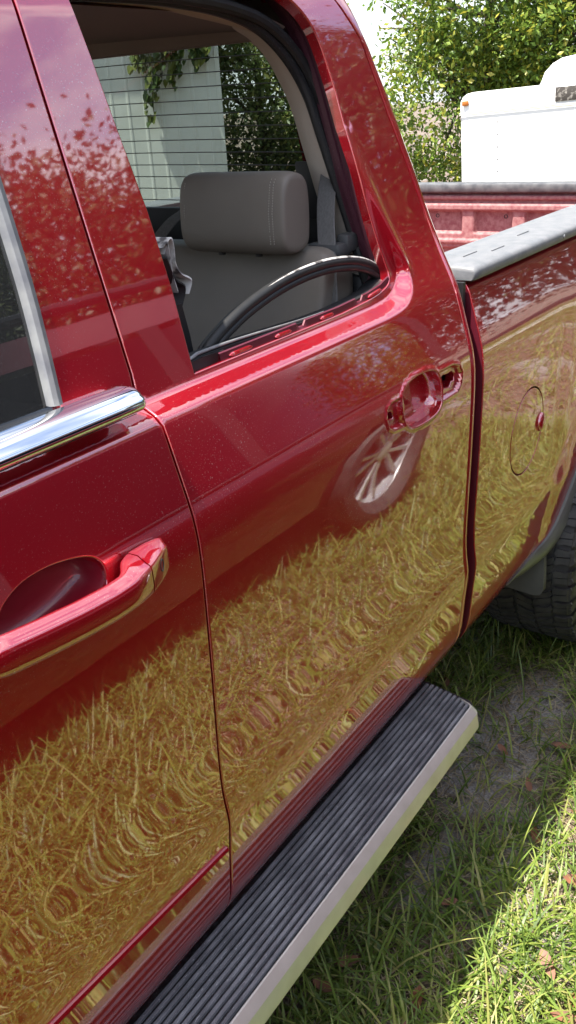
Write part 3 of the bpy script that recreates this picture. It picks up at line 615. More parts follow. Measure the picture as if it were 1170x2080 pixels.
# front seats for depth behind the front glass
for y0 in (.25, 1.2):
    s0 = cushion([(x-.92, z-.02) for x, z in bk], y0, y0+.5, .05).build('front_seat', LEATHER, truck, True, 60)
    cushion([(-.1, .95), (.0, .99), (.35, .98), (.40, .93), (.35, .85), (-.05, .82)], y0, y0+.5, .05).build('seat_cushion', LEATHER, s0, True, 60)
    cushion([(x-.92, z-.0) for x, z in [(1.372, 1.54), (1.372, 1.585), (1.382, 1.635), (1.405, 1.653), (1.445, 1.648), (1.462, 1.62), (1.462, 1.56), (1.45, 1.527), (1.40, 1.522)]], y0+.12, y0+.38, .035).build('headrest', LEATHER, s0, True, 60)
MB().box((-.35, YC, 1.2), (.35, 1.55, .35), .06).build('dashboard', GREYP, truck)
MB().box((.65, YC, .52), (2.1, 1.6, .06)).build('cab_floor', GREYP, truck, False)
q = [(-.30, .35, 1.42), (-.30, 2*YC-.35, 1.42), (.14, 2*YC-.42, 1.95), (.14, .42, 1.95)]
MB().add(q, [[0, 1, 2, 3]]).build('windscreen', GLASS_R, truck, False)
R = [[(x, y, z) for x, z in ((-.28, 1.40), (-.6, 1.385), (-1.1, 1.35), (-1.5, 1.29), (-1.68, 1.15), (-1.72, .9), (-1.68, .55))] for y in np.linspace(.06, 2*YC-.06, 9)]
MB().rings(R, False).build('hood', PAINT, truck)

# bed
AR_A = [(2.10, .508), (2.20, .531), (2.28, .547), (2.374, .581), (2.42, .612), (2.475, .668), (2.53, .742), (2.60, .828), (2.70, .892), (2.82, .915)]
AR_B = [(2.135, .495), (2.216, .489), (2.280, .494), (2.379, .520), (2.43, .553), (2.49, .610), (2.545, .680), (2.610, .765), (2.71, .825), (2.82, .845)]
AR_A = catmull(AR_A+[(5.64-x, z) for x, z in AR_A[:-1][::-1]], 4); AR_B = catmull(AR_B+[(5.64-x, z) for x, z in AR_B[:-1][::-1]], 4)
bd_outer = [(1.795, 1.408), (1.795, .507), (2.02, .503)]+[tuple(p) for p in AR_A]+[(3.58, .52), (3.60, 1.408)]
fc = (2.107, .966)
circ = lambda r, n=72: [(fc[0]+r*math.cos(t), fc[1]+r*math.sin(t)) for t in np.linspace(0, 2*math.pi, n, endpoint=False)]
bedside = panel('bed_side', bd_outer, [circ(.1175)], PAINT, truck, .02, r=.0016, depth=.022, extra=[(grid(2.28, 2.46, .55, 1.35, .01), .006)])
fdr = panel('fuel_door', circ(.1108), [], PAINT, bedside, .012, r=.0014, depth=.008)
MB().rings([[(fc[0]+r*math.cos(t), float(BP(fc[1]+r*math.sin(t)))+y, fc[1]+r*math.sin(t)) for t in np.linspace(0, 2*math.pi, 48, endpoint=False)] for r, y in ((.126, .018), (.10, .019))]).build('fuel_pocket', BLACK, bedside)
mb = MB(); R = []
for t in np.linspace(0, 1, 9):
    s = math.cos(t*math.pi/2)**.6; R.append([(2.204+.017*s*math.cos(a), -.008-.012*math.sin(t*math.pi/2), .962+.026*s*math.sin(a)+.004*math.cos(a)) for a in np.linspace(0, 2*math.pi, 18, endpoint=False)])
mb.rings(R, True, False, True).build('finger_tab', PAINT, fdr)
panel('bed_side', bd_outer, [], PAINT, truck, .05, mirror=YC)
# front corner post of the bed (edge that faces the cab)
R = []
for z in np.linspace(.505, 1.40, 40):
    y = float(S(1.80, z)[0]); R.append([(1.7925, y+.003, z), (1.7915, y+.02, z), (1.7915, y+.08, z), (1.80, y+.25, z)])
MB().rings(R, False).build('bed_front_flange', PAINT_IN, truck)
MB().box((1.81, YC, 1.0), (.02, 1.7, .75)).build('bed_front_wall', PAINT_BED, truck, False)
# near rail cap, then far one
def railcap(mirror):
    R = []
    for x in [1.790, 1.792, 1.797, 1.806]+list(np.linspace(1.82, 3.58, 40)):
        k = min(1, max(0, (x-1.788)/.018)); k = math.sqrt(1-(1-k)**2); e = (1-k)*.012
        pr = [(-.004+e, 1.402), (-.010+e, 1.408), (-.010+e, 1.4205-e*.4), (-.007+e, 1.4265-e*.6), (.0+e, 1.4305-e), (.03, 1.4325-e), (.10, 1.4325-e), (.142, 1.4305-e), (.149, 1.426-e), (.150, 1.40)]
        pr = [(y+.018, z) for y, z in pr]
        R.append([(x, (2*YC-y) if mirror else y, z) for y, z in pr])
    return MB().rings(R, False, True).build('bed_rail_cap', CAPM, truck, True, 50)
rc = railcap(False); railcap(True)
for x0 in (1.93, 2.02, 2.26):
    MB().box((x0, .085 if x0 != 2.02 else .055, 1.4520-.0187), (.075, .0032, .003), .001).build('stake_slot', CAPM, rc)
for x0 in (2.35,): MB().rings([[(x0+.006*s*math.cos(a), .008-d, 1.4145+.006*s*math.sin(a)) for a in np.linspace(0, 6.283, 12, endpoint=False)] for s, d in ((1, 0), (.8, .002), (.3, .003))], True, False, True).build('cap_screw', SATIN, rc)
MB().box((2.7, .20, 1.15), (1.75, .03, .5)).build('bed_inner_wall', PAINT_BED, truck, False)
MB().box((2.7, 2*YC-.17, 1.15), (1.75, .03, .5)).build('bed_inner_wall', PAINT_BED, truck, False)
MB().box((2.7, YC, .90), (1.8, 1.6, .03)).build('bed_floor', PAINT_BED, truck, False)
# tailgate inner face as a stamped relief
ty = np.linspace(.17, 1.80, 330); tz = np.linspace(.93, 1.403, 170); TY, TZ = np.meshgrid(ty, tz, indexing='ij')
D = np.zeros_like(TY)
def bump1(a, b, e, v): return sst(a-e, a+e, v)*(1-sst(b-e, b+e, v))
D += -.010*bump1(1.336, 1.360, .004, TZ)+.010*bump1(1.362, 1.376, .003, TZ)-.004*bump1(1.377, 1.392, .003, TZ)+.014*sst(1.392, 1.396, TZ)
cy = ((TY-.782+.0) % .2135); cyw = np.minimum(cy, .2135-cy)
col = sst(.024, .034, cyw)
for z0, z1 in ((1.248, 1.333), (1.08, 1.186), (.96, 1.03)): D += .022*col*bump1(z0, z1, .005, TZ)
D += -.008*bump1(1.205, 1.222, .004, TZ)-.008*bump1(1.04, 1.06, .004, TZ)
for k in range(9):
    yc = .5685+.2135*k-.60+.11+.0; 
    for hy in (.629, .926, 1.23, 1.5): D += .0
V = np.stack([3.52+D.ravel(), TY.ravel(), TZ.ravel()], 1); a, b = TY.shape; I = np.arange(a*b).reshape(a, b)
tg = fast_mesh('tailgate', V, np.stack([I[:-1, :-1].ravel(), I[1:, :-1].ravel(), I[1:, 1:].ravel(), I[:-1, 1:].ravel()], 1), PAINT_BED, truck, True)
MB().box((3.58, YC, 1.16), (.07, 1.66, .48), .01).build('tailgate_outer', PAINT, tg)
MB().box((3.545, YC, 1.4215), (.085, 1.66, .034), .008).build('tailgate_cap', CAPD, tg)
for hy in (.629, .926, 1.23, 1.5): MB().rings([[(3.5425-d, hy+.008*s*math.cos(a), 1.311+.008*s*math.sin(a)) for a in np.linspace(0, 6.283, 12, endpoint=False)] for s, d in ((1, -.003), (1, .002), (.7, .002), (.6, -.002))], True, False, True).build('tailgate_plug', BLACK, tg)
# arch trim, mud flap
R = []
for p, q in zip(AR_A, AR_B):
    y = float(S(p[0], p[1])[0]); k = float(np.interp(abs(p[0]-2.82), [.4, .7], [1, .0])); d = q-p
    row = [(p[0], y+.006, p[1]), (p[0]+d[0]*.03, y-.003-.004*k, p[1]+d[1]*.03)]
    for u, dy in ((.12, -.005-.006*k), (.5, -.006-.010*k), (.85, -.004-.014*k), (.96, -.001-.013*k), (1.0, .005-.008*k), (1.0, .03), (.9, .06)): row.append((p[0]+d[0]*u, y+dy+.012*(1-k)*u, p[1]+d[1]*u))
    R.append(row)
MB().rings(R, False).build('wheel_arch_trim', OLIVE, truck)
mb = MB(); pf = [(-.006, .53), (-.012, .42), (-.012, .385), (-.002, .368), (.02, .364), (.135, .372), (.145, .54)]
mb.rings([[(x, y, z) for y, z in pf] for x in (2.322, 2.328, 2.338, 2.344)], True, True, True).build('mud_flap', FLAP, truck, True, 40)
MB().rings([[(ARC[0]+.47*math.cos(t), y, ARC[1]+.47*math.sin(t)) for t in np.linspace(math.radians(-15), math.radians(195), 30)] for y in (.15, .40)], False).build('wheel_housing', BLACK, truck)

# wheels with all-terrain tread
def wheel(name, loc, parent, r=.40, w=.275, tread=True, rf=.60):
    wl = WLOC[parent.name]; prof = []
    hw = w/2
    for y, rr in ((-hw*.62, r*rf), (-hw*.9, r*(rf+.06)), (-hw, r*max(.80, rf+.1)), (-hw*.98, r*.90), (-hw*.90, r*.955), (-hw*.7, r*.972), (0, r*.978), (hw*.7, r*.972), (hw*.90, r*.955), (hw*.98, r*.90), (hw, r*max(.80, rf+.1)), (hw*.9, r*(rf+.06)), (hw*.62, r*rf)): prof.append((y, rr))
    N = 64; mb = MB(); mb.rings([[(rr*math.cos(2*math.pi*k/N), y, rr*math.sin(2*math.pi*k/N)) for y, rr in prof] for k in range(N)], False, loop=True)
    if tread:
        rnd = random.Random(5); nb = 40
        for row, (yc, wy, sk) in enumerate(((-hw*.82, hw*.40, .16), (-hw*.42, hw*.40, .55), (0, hw*.38, -.6), (hw*.42, hw*.40, .55), (hw*.82, hw*.40, -.16))):
            for k in range(nb):
                a0 = 2*math.pi*(k+(.5 if row % 2 else 0)+rnd.uniform(-.08, .08))/nb; da = 2*math.pi/nb*(.41 if row in (1, 2, 3) else .37+.06*(k % 2))
                for h0, h1 in ((-1, -.06), (.06, 1)):
                    top = []; bot = []; mid = (h0+h1)/2; wob = rnd.uniform(-.12, .12)
                    for sx, sy in ((h0, -1), (mid, -1.1+wob), (h1, -.85), (h1-.25*(h1 > .5), .2), (h1, .95), (mid, 1.12+wob), (h0, .9), (h0+.25*(h0 < -.5), -.2)):
                        y = yc+wy*sy*.5*.88; a = a0+da*sx+sk*da*sy*.8+.12*da*math.copysign(1, sy)*(row == 2); edge = max(0, abs(y)/hw-.78)
                        rt_ = r*(1-.05*edge/.2*.35)-(.0012 if h0 < 0 else 0); top.append((rt_*math.cos(a), y, rt_*math.sin(a))); bot.append(((r*.958)*math.cos(a), y, (r*.958)*math.sin(a)))
                    mb.rings([bot, top], True, False, True)
        for side in (-1, 1):
            for k in range(nb):
                a0 = 2*math.pi*k/nb; da = 2*math.pi/nb*.34
                mb.rings([[(rr*math.cos(a0+s*da), side*y, rr*math.sin(a0+s*da)) for s in (-1, 1)]+[] for rr, y in ((r*.995, hw*.93), (r*.955, hw*1.005), (r*.88, hw*1.03), (r*.86, hw*.99))], False)
    P = bpy.data.objects.new(name, None); COL.objects.link(P); P.parent = parent; P.location = Vector(loc)-wl
    WLOC[P.name] = Vector((0, 0, 0))
    t = mb.build('tyre', TYRE, P, True, 30); t.location = (0, 0, 0)
    rm = MB(); R = []
    for rr, y in ((r*(rf+.03), -hw*.70), (r*(rf+.02), -hw*.55), (r*(rf-.03), -hw*.45), (r*(rf-.04), hw*.3), (r*rf, hw*.7)): R.append([(rr*math.cos(2*math.pi*k/48), y, rr*math.sin(2*math.pi*k/48)) for k in range(48)])
    rm.rings(R, True)
    for k in range(10):
        a = 2*math.pi*(k//2)/5+(.16 if k % 2 else -.16); a2 = 2*math.pi*(k//2)/5+(.25 if k % 2 else -.25)
        rows = []
        for rr, wd, an in ((r*.12, .016, a), (r*.34, .014, (a+a2)/2), (r*(rf-.01), .019, a2)):
            c, q_ = math.cos(an), math.sin(an); rows.append([(rr*c-q*wd*q_, y, rr*q_+q*wd*c) for q, y in ((-1, -hw*.30), (-.7, -hw*.54), (.7, -hw*.54), (1, -hw*.30))])
        rm.rings(rows, True, True, True)
    rm.rings([[(rr*math.cos(2*math.pi*k/24), y, rr*math.sin(2*math.pi*k/24)) for k in range(24)] for rr, y in ((r*.16, -hw*.3), (r*.16, -hw*.55), (r*.12, -hw*.60), (r*.02, -hw*.61))], True, False, True)
    ri = rm.build('rim', ALLOY, P); ri.location = (0, 0, 0)
    hb = MB().rings([[(rr*math.cos(2*math.pi*k/32), y, rr*math.sin(2*math.pi*k/32)) for k in range(32)] for rr, y in ((r*.45, 0.0), (.02, 0.0))], True).build('brake_disc', GREYP, P); hb.location = (0, 0, 0)
    return P
def dupwheel(P, loc, parent, flip=False):
    c = P.copy(); COL.objects.link(c); c.parent = parent; c.location = Vector(loc)-WLOC[parent.name]; c.rotation_euler = (0, 0, math.pi if flip else 0)
    for ch in P.children:
        d = ch.copy(); COL.objects.link(d); d.parent = c
    return c
w0 = wheel('rear_wheel', (2.80, .080, .40), truck, .40, .30); dupwheel(w0, (2.80, 2*YC-.080, .40), truck, True)
w1 = dupwheel(w0, (-.84, .155, .40), truck); w1.name = 'front_wheel'; w2 = dupwheel(w0, (-.84, 2*YC-.155, .40), truck, True); w2.name = 'front_wheel'
MB().tube([(2.8, .2, .40), (2.8, 1.76, .40)], .06).tube([(-.84, .2, .40), (-.84, 1.76, .40)], .05).box((1.0, .55, .50), (4.6, .08, .12)).box((1.0, 1.41, .50), (4.6, .08, .12)).build('chassis', BLACK, truck)
MB().box((3.80, YC, .62), (.16, 1.8, .2), .04).build('rear_bumper', CHROME, truck)
MB().box((-1.76, YC, .62), (.16, 1.8, .24), .04).build('front_bumper', CHROME, truck)
MB().box((-1.72, YC, 1.0), (.08, 1.1, .35), .03).build('grille', BLACK, truck)
for y in (.27, 2*YC-.27): MB().box((-1.69, y, 1.02), (.08, .3, .24), .04).build('headlight', GLASS_D, truck); MB().box((3.60, y-.14 if y < 1 else y+.14, 1.1), (.05, .12, .45), .03).build('tail_light', SUVP, truck)

# running board
RBX0, RBX1, RBZ = -.45, 1.640, .447
pp = [(RBX0, -.081), (RBX1-.006, -.081), (RBX1+.004, -.070), (RBX1+.024, .050), (RBX1+.022, .062), (RBX1+.012, .066), (RBX0, .066)]
rb = MB().rings([[(x, y, z) for x, y in pp] for z in (RBZ-.031, RBZ-.0055, RBZ-.0042)], True, True, True).build('running_board', PAD, truck, True, 30)
for k in range(10):
    y = -.0715+k*.0131; xe = RBX1-.007+.0245*(k/9.0)-(.006 if k in (0, 9) else 0); R = []
    for x in list(np.linspace(RBX0, xe-.004, 6))+[xe-.001, xe]:
        e = 1 if x < xe-.003 else (.75 if x < xe-.0005 else .3)
        R.append([(x, y-.0042, RBZ-.0055), (x, y-.0034, RBZ-.0016+.002*e), (x, y-.0024, RBZ-.0008+.0022*e), (x, y+.0024, RBZ-.0008+.0022*e), (x, y+.0034, RBZ-.0016+.002*e), (x, y+.0042, RBZ-.0055)])
    MB().rings(R, False, True, True).build('tread_rib', RIB, rb)
tsec = [(y-.0165, RBZ+z) for y, z in [(-.0640, -.006), (-.0640, .001), (-.0655, .0024), (-.0680, .0020), (-.0805, -.0100), (-.0830, -.0130), (-.0880, -.045), (-.0880, -.051), (-.06, -.054)]]
R = []
for x in np.linspace(RBX0, 1.612, 30): R.append([(x, y, z) for y, z in tsec])
for t in np.linspace(0.12, 1, 8):
    a = t*math.pi/2; R.append([(1.612+.030*math.sin(a)*(min(1, (-y-.056)/.05) if y < -.056 else .2), y+(.026*(1-math.cos(a)) if y < -.087 else .016*(1-math.cos(a))), z) for y, z in tsec])
R.append([(1.637, -.045, z) for y, z in tsec])
MB().rings(R, False, True).build('board_edge_trim', BOARDTRIM, rb, True, 24)
MB().box(((RBX0+RBX1)/2-.02, -.006, RBZ-.042), (RBX1-RBX0-.06, .14, .03), .008).build('board_underside', BLACK, rb)
for x in (-.2, .6, 1.35): MB().box((x, .17, RBZ-.06), (.07, .4, .03), .005).build('board_bracket', BLACK, rb)

# loose rubber window channel arching across the opening
ap = catmull([(1.012, .118, 1.33), (1.010, .119, 1.395), (1.022, .12, 1.423), (1.052, .12, 1.442), (1.105, .121, 1.462), (1.158, .122, 1.476), (1.23, .123, 1.489), (1.307, .123, 1.496), (1.388, .122, 1.496), (1.462, .118, 1.488), (1.517, .113, 1.472), (1.556, .108, 1.447), (1.580, .105, 1.42), (1.590, .105, 1.36)], 8)
mb = MB()
def nrm(i, P):
    d = P[min(i+1, len(P)-1)]-P[max(i-1, 0)]; d = d/np.linalg.norm(d); n = np.array([-d[2], 0, d[0]]); return n/np.linalg.norm(n)
up_ = [p+nrm(i, ap)*.003 for i, p in enumerate(ap)]; lo_ = [p-nrm(i, ap)*.0085+np.array([0, -.002, 0]) for i, p in enumerate(ap)]
mb.tube(up_, .0088, 12).tube(lo_, .0066, 12).tube([p+np.array([0, .013, -.002]) for p in ap], .007, 8)
ch = thing('rubber_window_channel', 'loose black rubber window channel arching across the open rear door window', 'rubber seal', (1.3, .12, 1.41))
mb.build('channel_strip', RUBBER, ch)
MB().tube([p+nrm(i, ap)*.0105+np.array([0, -.004, 0]) for i, p in enumerate(ap)][44:88], lambda t: .0026*math.sin(math.pi*t)+.0003, 6).build('pale_edge', WORN, ch)  # pale strip along the upper edge of the channel
# curled end of the old seal at the centre pillar
st = thing('seal_end', 'curled worn strip of old weatherstrip hanging behind the centre pillar', 'rubber strip', (1.02, .16, 1.40))
def ribbon(path, widths, name, m):
    R = []
    for p, (a, b) in zip(path, widths): p = np.array(p); R.append([p, p+np.array([a, b, 0]), p+np.array([a+.003, b+.002, .002]), p+np.array([.003, .002, .002])])
    MB().rings(R, True, True, True).build(name, m, st)
c1 = catmull([(.992, .155, 1.575), (1.004, .155, 1.592), (1.014, .157, 1.592), (1.020, .160, 1.575), (1.020, .160, 1.555), (1.030, .160, 1.540), (1.048, .160, 1.530), (1.052, .160, 1.523), (1.043, .160, 1.508)], 5)
ribbon(c1, [(-.004, .028)]*len(c1), 'curled_lip', WORN)
c2 = catmull([(.985, .150, 1.585), (.995, .150, 1.59), (1.000, .152, 1.57), (1.004, .154, 1.545), (1.016, .158, 1.515)], 5)
ribbon(c2, [(-.004, .02)]*len(c2), 'curled_lip', WORN)
c3 = catmull([(.99, .150, 1.57), (1.012, .156, 1.535), (1.036, .160, 1.518), (1.025, .162, 1.49), (1.0, .162, 1.46)], 5)
ribbon(c3, [(-.022, .012)]*len(c3), 'torn_flap', RUBBER)
MB().rings([[(x0, .150, z), (x1, .150, z), (x1+.003, .158, z), (x0, .162, z)] for x0, x1, z in ((.955, 1.012, 1.50), (.965, 1.024, 1.45), (.955, 1.031, 1.40), (.955, 1.035, 1.35))], True, True, True).build('pillar_guide', BLACK, st, True, 30)

# ================================================================== fallen leaves near the running board
lm = None
for k in range(26):
    x = random.uniform(1.0, 2.9); y = random.uniform(-.55, .28); a = random.uniform(0, 6.28); s = random.uniform(.022, .036); t = random.uniform(-.5, .5); cu = random.uniform(.1, .5)
    V = []; 
    for u in np.linspace(-1, 1, 7):
        wv = .36*math.sqrt(max(0, 1-u*u))*(1-.25*u)
        for q in (-1, 0, 1): V.append((u*s, q*wv*s, cu*s*.5*abs(q)*wv+.25*cu*s*u*u))
    F = [[i*3+j, i*3+j+1, i*3+j+4, i*3+j+3] for i in range(6) for j in range(2)]
    o = mesh('fallen_leaf', V, F, LEAFD); o.location = (x, y, float(gh(x, y))+.022+random.uniform(0, .025)); o.rotation_euler = (t, random.uniform(-.4, .4), a)
    o['label'] = 'reddish brown fallen leaf lying in the grass beside the truck'; o['category'] = 'leaf'; o['group'] = 'fallen leaves in the grass'

# ================================================================== trees and background
def leafcloud(n, blobs, size, seed=0, flat=.6):
    r = np.random.default_rng(seed); B = np.array([b[:6] for b in blobs], float); vol = B[:, 3]*B[:, 4]*B[:, 5]; k = r.choice(len(B), n, p=vol/vol.sum())
    d = r.normal(size=(n, 3)); d /= np.linalg.norm(d, axis=1)[:, None]; rad = r.uniform(.35, 1.0, n)**.45
    # sub clumps
    nc = max(12, n//90); cc = r.normal(size=(nc, 3)); cc /= np.linalg.norm(cc, axis=1)[:, None]; cr_ = r.uniform(.55, 1.02, nc); ci = r.integers(0, nc, n)
    u = cc[ci]*cr_[ci][:, None]+r.normal(0, 1, (n, 3))*r.uniform(.05, .15, nc)[ci][:, None]; use = r.uniform(0, 1, n) < .82
    p = np.where(use[:, None], u, d*rad[:, None])*B[k, 3:6]+B[k, :3]
    s = size*r.uniform(.55, 1.35, n); nn = r.normal(size=(n, 3))+np.array([0, 0, flat]); nn /= np.linalg.norm(nn, axis=1)[:, None]; a = np.cross(nn, r.normal(size=(n, 3))); a /= np.linalg.norm(a, axis=1)[:, None]; b = np.cross(nn, a)
    a = a*s[:, None]; b = b*(s*.5)[:, None]; lift = nn*(s*.12)[:, None]
    V = np.stack([p-a, p+b+lift, p+a, p-b+lift], 1).reshape(-1, 3); V[:, 2] = np.maximum(V[:, 2], .02); i = (np.arange(n)*4)[:, None]
    return V, np.concatenate([i+np.array([[0, 1, 2]]), i+np.array([[0, 2, 3]])])
def tree(name, loc, blobs, n, size, m, label, seed, h=3.0, r0=.14, group='trees around the yard'):
    t = thing(name, label, 'tree', loc, group); r = random.Random(seed); mb = MB(); base = Vector(loc)
    top = base+Vector((r.uniform(-.3, .3), r.uniform(-.3, .3), h)); mid = (base+top)/2+Vector((r.uniform(-.15, .15), r.uniform(-.15, .15), 0))
    mb.tube(catmull([base-Vector((0, 0, .05)), base+Vector((0, 0, .4)), mid, top], 4), lambda q: r0*(1.15-.75*q), 9)
    for b in blobs:
        c = Vector(b[:3])+base
        for _ in range(3):
            e = c+Vector((r.uniform(-.8, .8)*b[3], r.uniform(-.8, .8)*b[4], r.uniform(-.5, .8)*b[5])); s = base+(top-base)*r.uniform(.3, .95)
            mb.tube(catmull([s, (s+e)/2+Vector((0, 0, r.uniform(-.1, .3))), e], 4), lambda q: r0*.38*(1-.85*q), 6)
    mb.build('trunk', BARK, t); V, F = leafcloud(n, blobs, size, seed); fast_mesh('crown', V+np.array(loc), F, m, t); return t
# right-hand thicket seen past the rear pillar
tree('leafy_tree', (14.5, 5.2, 0), [(0, 0, 3.3, 1.8, 1.5, 1.7), (-.3, .6, 1.5, 1.3, 1.2, 1.4), (.2, -1.4, 2.6, 1.6, 1.5, 1.6), (0, -.2, 5.2, 1.6, 1.3, 1.5), (0, 2.05, 3.25, .3, .42, .16), (.1, 1.75, 2.72, .3, .4, .14), (0, 1.5, 2.3, .4, .45, .2)], 46000, .048, LEAF_A, 'broad tree with bright yellow green leaves at the edge of the pale sky', 3)
tree('leafy_tree', (16.5, 3.4, 0), [(0, 0, 3.0, 2.2, 2.2, 2.0), (-.5, 1.5, 1.5, 1.6, 1.6, 1.4), (0, -1.8, 2.2, 1.7, 1.7, 1.8), (0, 0, 5.6, 2, 2, 1.6)], 52000, .046, LEAF_B, 'dense olive green tree standing behind the white trailer', 4)
tree('leafy_tree', (15.6, 1.0, 0), [(0, 0, 3.4, 2.2, 1.8, 2.0), (0, -1.6, 2.4, 1.8, 1.8, 2.0), (-.5, .9, 5.2, 1.6, 1.6, 1.5)], 34000, .042, LEAF_A, 'yellow green tree rising above the trailer roof at the picture edge', 5)
tree('leafy_tree', (14.0, 9.3, 0), [(0, 0, 1.9, 1.7, 1.9, 1.7), (-.4, .9, 3.0, 1.3, 1.2, .9), (.5, -.8, .9, 1.1, 1.1, .9), (0, -.9, 1.9, 1.0, .9, .8)], 26000, .05, LEAF_B, 'dark shrubby tree beside the pale metal building seen through the rear window', 6, h=2.6, r0=.10)
# trees on the near side, seen mirrored in the paint
for k, (x, y, hgt, lab) in enumerate(((.5, -10.8, 6.2, 'tall yard tree facing the front door of the truck'), (5, -10.2, 6.6, 'tall yard tree facing the rear door of the truck'), (9.2, -9.4, 6.4, 'yard tree left of the gravel drive'), (13.6, -7.6, 8.6, 'yard tree standing just beyond the gravel drive'), (17.2, -5.0, 8.8, 'yard tree in line with the truck tailgate'), (-5, -10.5, 6.4, 'yard tree facing the front of the truck'), (21, -2.0, 8.0, 'yard tree farthest behind the truck on the open side'))):
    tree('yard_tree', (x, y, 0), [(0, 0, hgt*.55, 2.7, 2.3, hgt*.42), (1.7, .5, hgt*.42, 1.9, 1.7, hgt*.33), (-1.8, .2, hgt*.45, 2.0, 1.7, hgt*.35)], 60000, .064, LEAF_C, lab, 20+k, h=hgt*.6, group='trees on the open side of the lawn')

# pale metal building seen through the rear window, its wall sheets one by one
BX, BY, BR = 9.6, 6.80, math.radians(40)
bl = thing('metal_building', 'pale ribbed metal building seen through the rear window', 'building', (BX, BY, 0))
def bt(p): return (BX+p[0]*math.cos(BR)-p[1]*math.sin(BR), BY+p[0]*math.sin(BR)+p[1]*math.cos(BR), p[2])
def bbuild(mb, name): mb.V = [bt(p) for p in mb.V]; return mb.build(name, WBLDG, bl, False)
for k in range(8):
    y0 = .80*k; prof = []
    for j in range(4):
        b0 = j*.2; prof += [(b0, 0), (b0+.075, 0), (b0+.092, .006), (b0+.108, .006), (b0+.125, 0)]
    prof.append((.7995, 0)); bbuild(MB().rings([[(-d, y0+q, z) for q, d in prof] for z in (0.0, 3.3)], False), 'wall_panel')
bbuild(MB().box((.015, -.03, 1.65), (.06, .06, 3.3), .004), 'corner_trim')
bbuild(MB().box((3.02, 3.2, 1.64), (5.9, 6.35, 3.28)), 'wall_core')
bbuild(MB().add([(-.2, -.2, 3.32), (-.2, 6.6, 3.32), (3, 6.6, 4.1), (3, -.2, 4.1), (6.2, 6.6, 3.32), (6.2, -.2, 3.32)], [[0, 1, 2, 3], [3, 2, 4, 5]]), 'roof')
vn = thing('hanging_vine', 'leafy green vine hanging down the pale building wall', 'vine', bt((-.05, .5, 0))); mb = MB(); rv = np.random.default_rng(9); Lp = []
for y0, y1, zb in ((.86, .80, 1.66), (.80, .74, 1.95), (.62, .66, 2.12), (.5, .42, 2.22), (.3, .22, 2.34), (.92, .90, 2.3), (.7, .5, 2.1), (.2, .08, 2.4)):
    P = catmull([bt(q) for q in ((-.10, y0, 3.35), (-.12, y0+(y1-y0)*.4+.04, 2.9), (-.10, y0+(y1-y0)*.7-.03, 2.5), (-.08, y1, zb))], 6); mb.tube(P, .005, 5)
    for p in P:
        for _ in range(4): Lp.append(np.array(p)+rv.normal(0, .05, 3)*np.array([.7, .8, 1]))
mb.build('stem', BARK, vn)
Lp = np.array(Lp); n = len(Lp); s = rv.uniform(.035, .065, n); V = []; F = []
for i, p in enumerate(Lp):
    a = rv.uniform(-.6, .6); cx, sx = math.cos(a), math.sin(a); b = len(V)
    for u, v in ((0, -1), (.6, -.2), (.75, .4), (.35, .7), (0, .45), (-.35, .7), (-.75, .4), (-.6, -.2)):
        yy = (u*cx-v*sx)*s[i]; zz = (u*sx+v*cx)*s[i]; V.append((p[0]-.05-abs(u)*.015+v*.02, p[1]+yy, p[2]+zz))
    F += [[b, b+1, b+2, b+3, b+4], [b, b+4, b+5, b+6, b+7]]
mesh('foliage', V, F, VINE, vn, False)

# white enclosed trailer
tr = thing('cargo_trailer', 'white enclosed cargo trailer parked in front of the trees', 'trailer', (0, 0, 0)); 
WLOC[tr.name] = Vector((0, 0, 0))
TL, TH, TD = 3.6, 1.62, 1.5      # visible length, height of body, depth
def tp(u, v, w): return (v, -u, w)   # local: u along the visible face to the right, v away, w up
def tbox(name, u0, u1, v0, v1, w0, w1, m, b=.01, parent=tr): return MB().box(((v0+v1)/2, -(u0+u1)/2, (w0+w1)/2), (abs(v1-v0), abs(u1-u0), abs(w1-w0)), b).build(name, m, parent)
body = MB(); R = []
sec = [(0, .42), (0, 1.545), (0.0, 1.56)]
# wall and rolled roof edge: loft along u with rounded left end
def loop(w, ins):
    r = .10; pts = []
    for cu, cv, q in ((r+ins, r+ins, 2), (TL-r-ins, r+ins, 3), (TL-r-ins, TD-r-ins, 0), (r+ins, TD-r-ins, 1)):
        for a in np.linspace(0, math.pi/2, 6): t = q*math.pi/2+a; pts.append(tp(cu+r*math.cos(t), cv+r*math.sin(t), w))
    return pts
body.rings([loop(w, i) for w, i in ((.42, 0), (1.0, 0), (1.552, 0))], True, True, False).build('body', TRW, tr)
MB().rings([loop(w, i) for w, i in ((1.575, -.004), (1.62, -.004), (1.68, .0), (1.72, .02), (1.745, .05), (1.757, .10))], True, True, True).build('roof_edge', TRW, tr, True, 70)
MB().rings([loop(w, i) for w, i in ((1.552, -.006), (1.556, -.014), (1.563, -.014), (1.566, -.008), (1.571, -.014), (1.578, -.012))], True).build('band_trim', mat('cream_trim', (.62, .60, .52), rough=.4), tr)
tbox('marker_light', .035, .10, -.02, .01, 1.640, 1.685, AMBER, .008)
PATCH = mat('weathered_brown_panel', (.05, .042, .035), rough=.7, col2=(.36, .33, .29), nscale=26, lo=.52, hi=.68)
tbox('roof_patch', .93, 1.70, -.016, .012, 1.60, 1.725, PATCH, .003)
for w in np.arange(.55, 1.5, .115): MB().rings([[(-.004*k, -.385+.008*s*math.cos(a), w+.008*s*math.sin(a)) for a in np.linspace(0, 6.283, 8, endpoint=False)] for s, k in ((1, 0), (.7, 1), (.2, 1.2))], True, False, True).build('rivet', SATIN, tr)
tbox('seam_strip', .775, .781, -.003, .004, 1.60, 1.70, CAPM, .001)
R = []
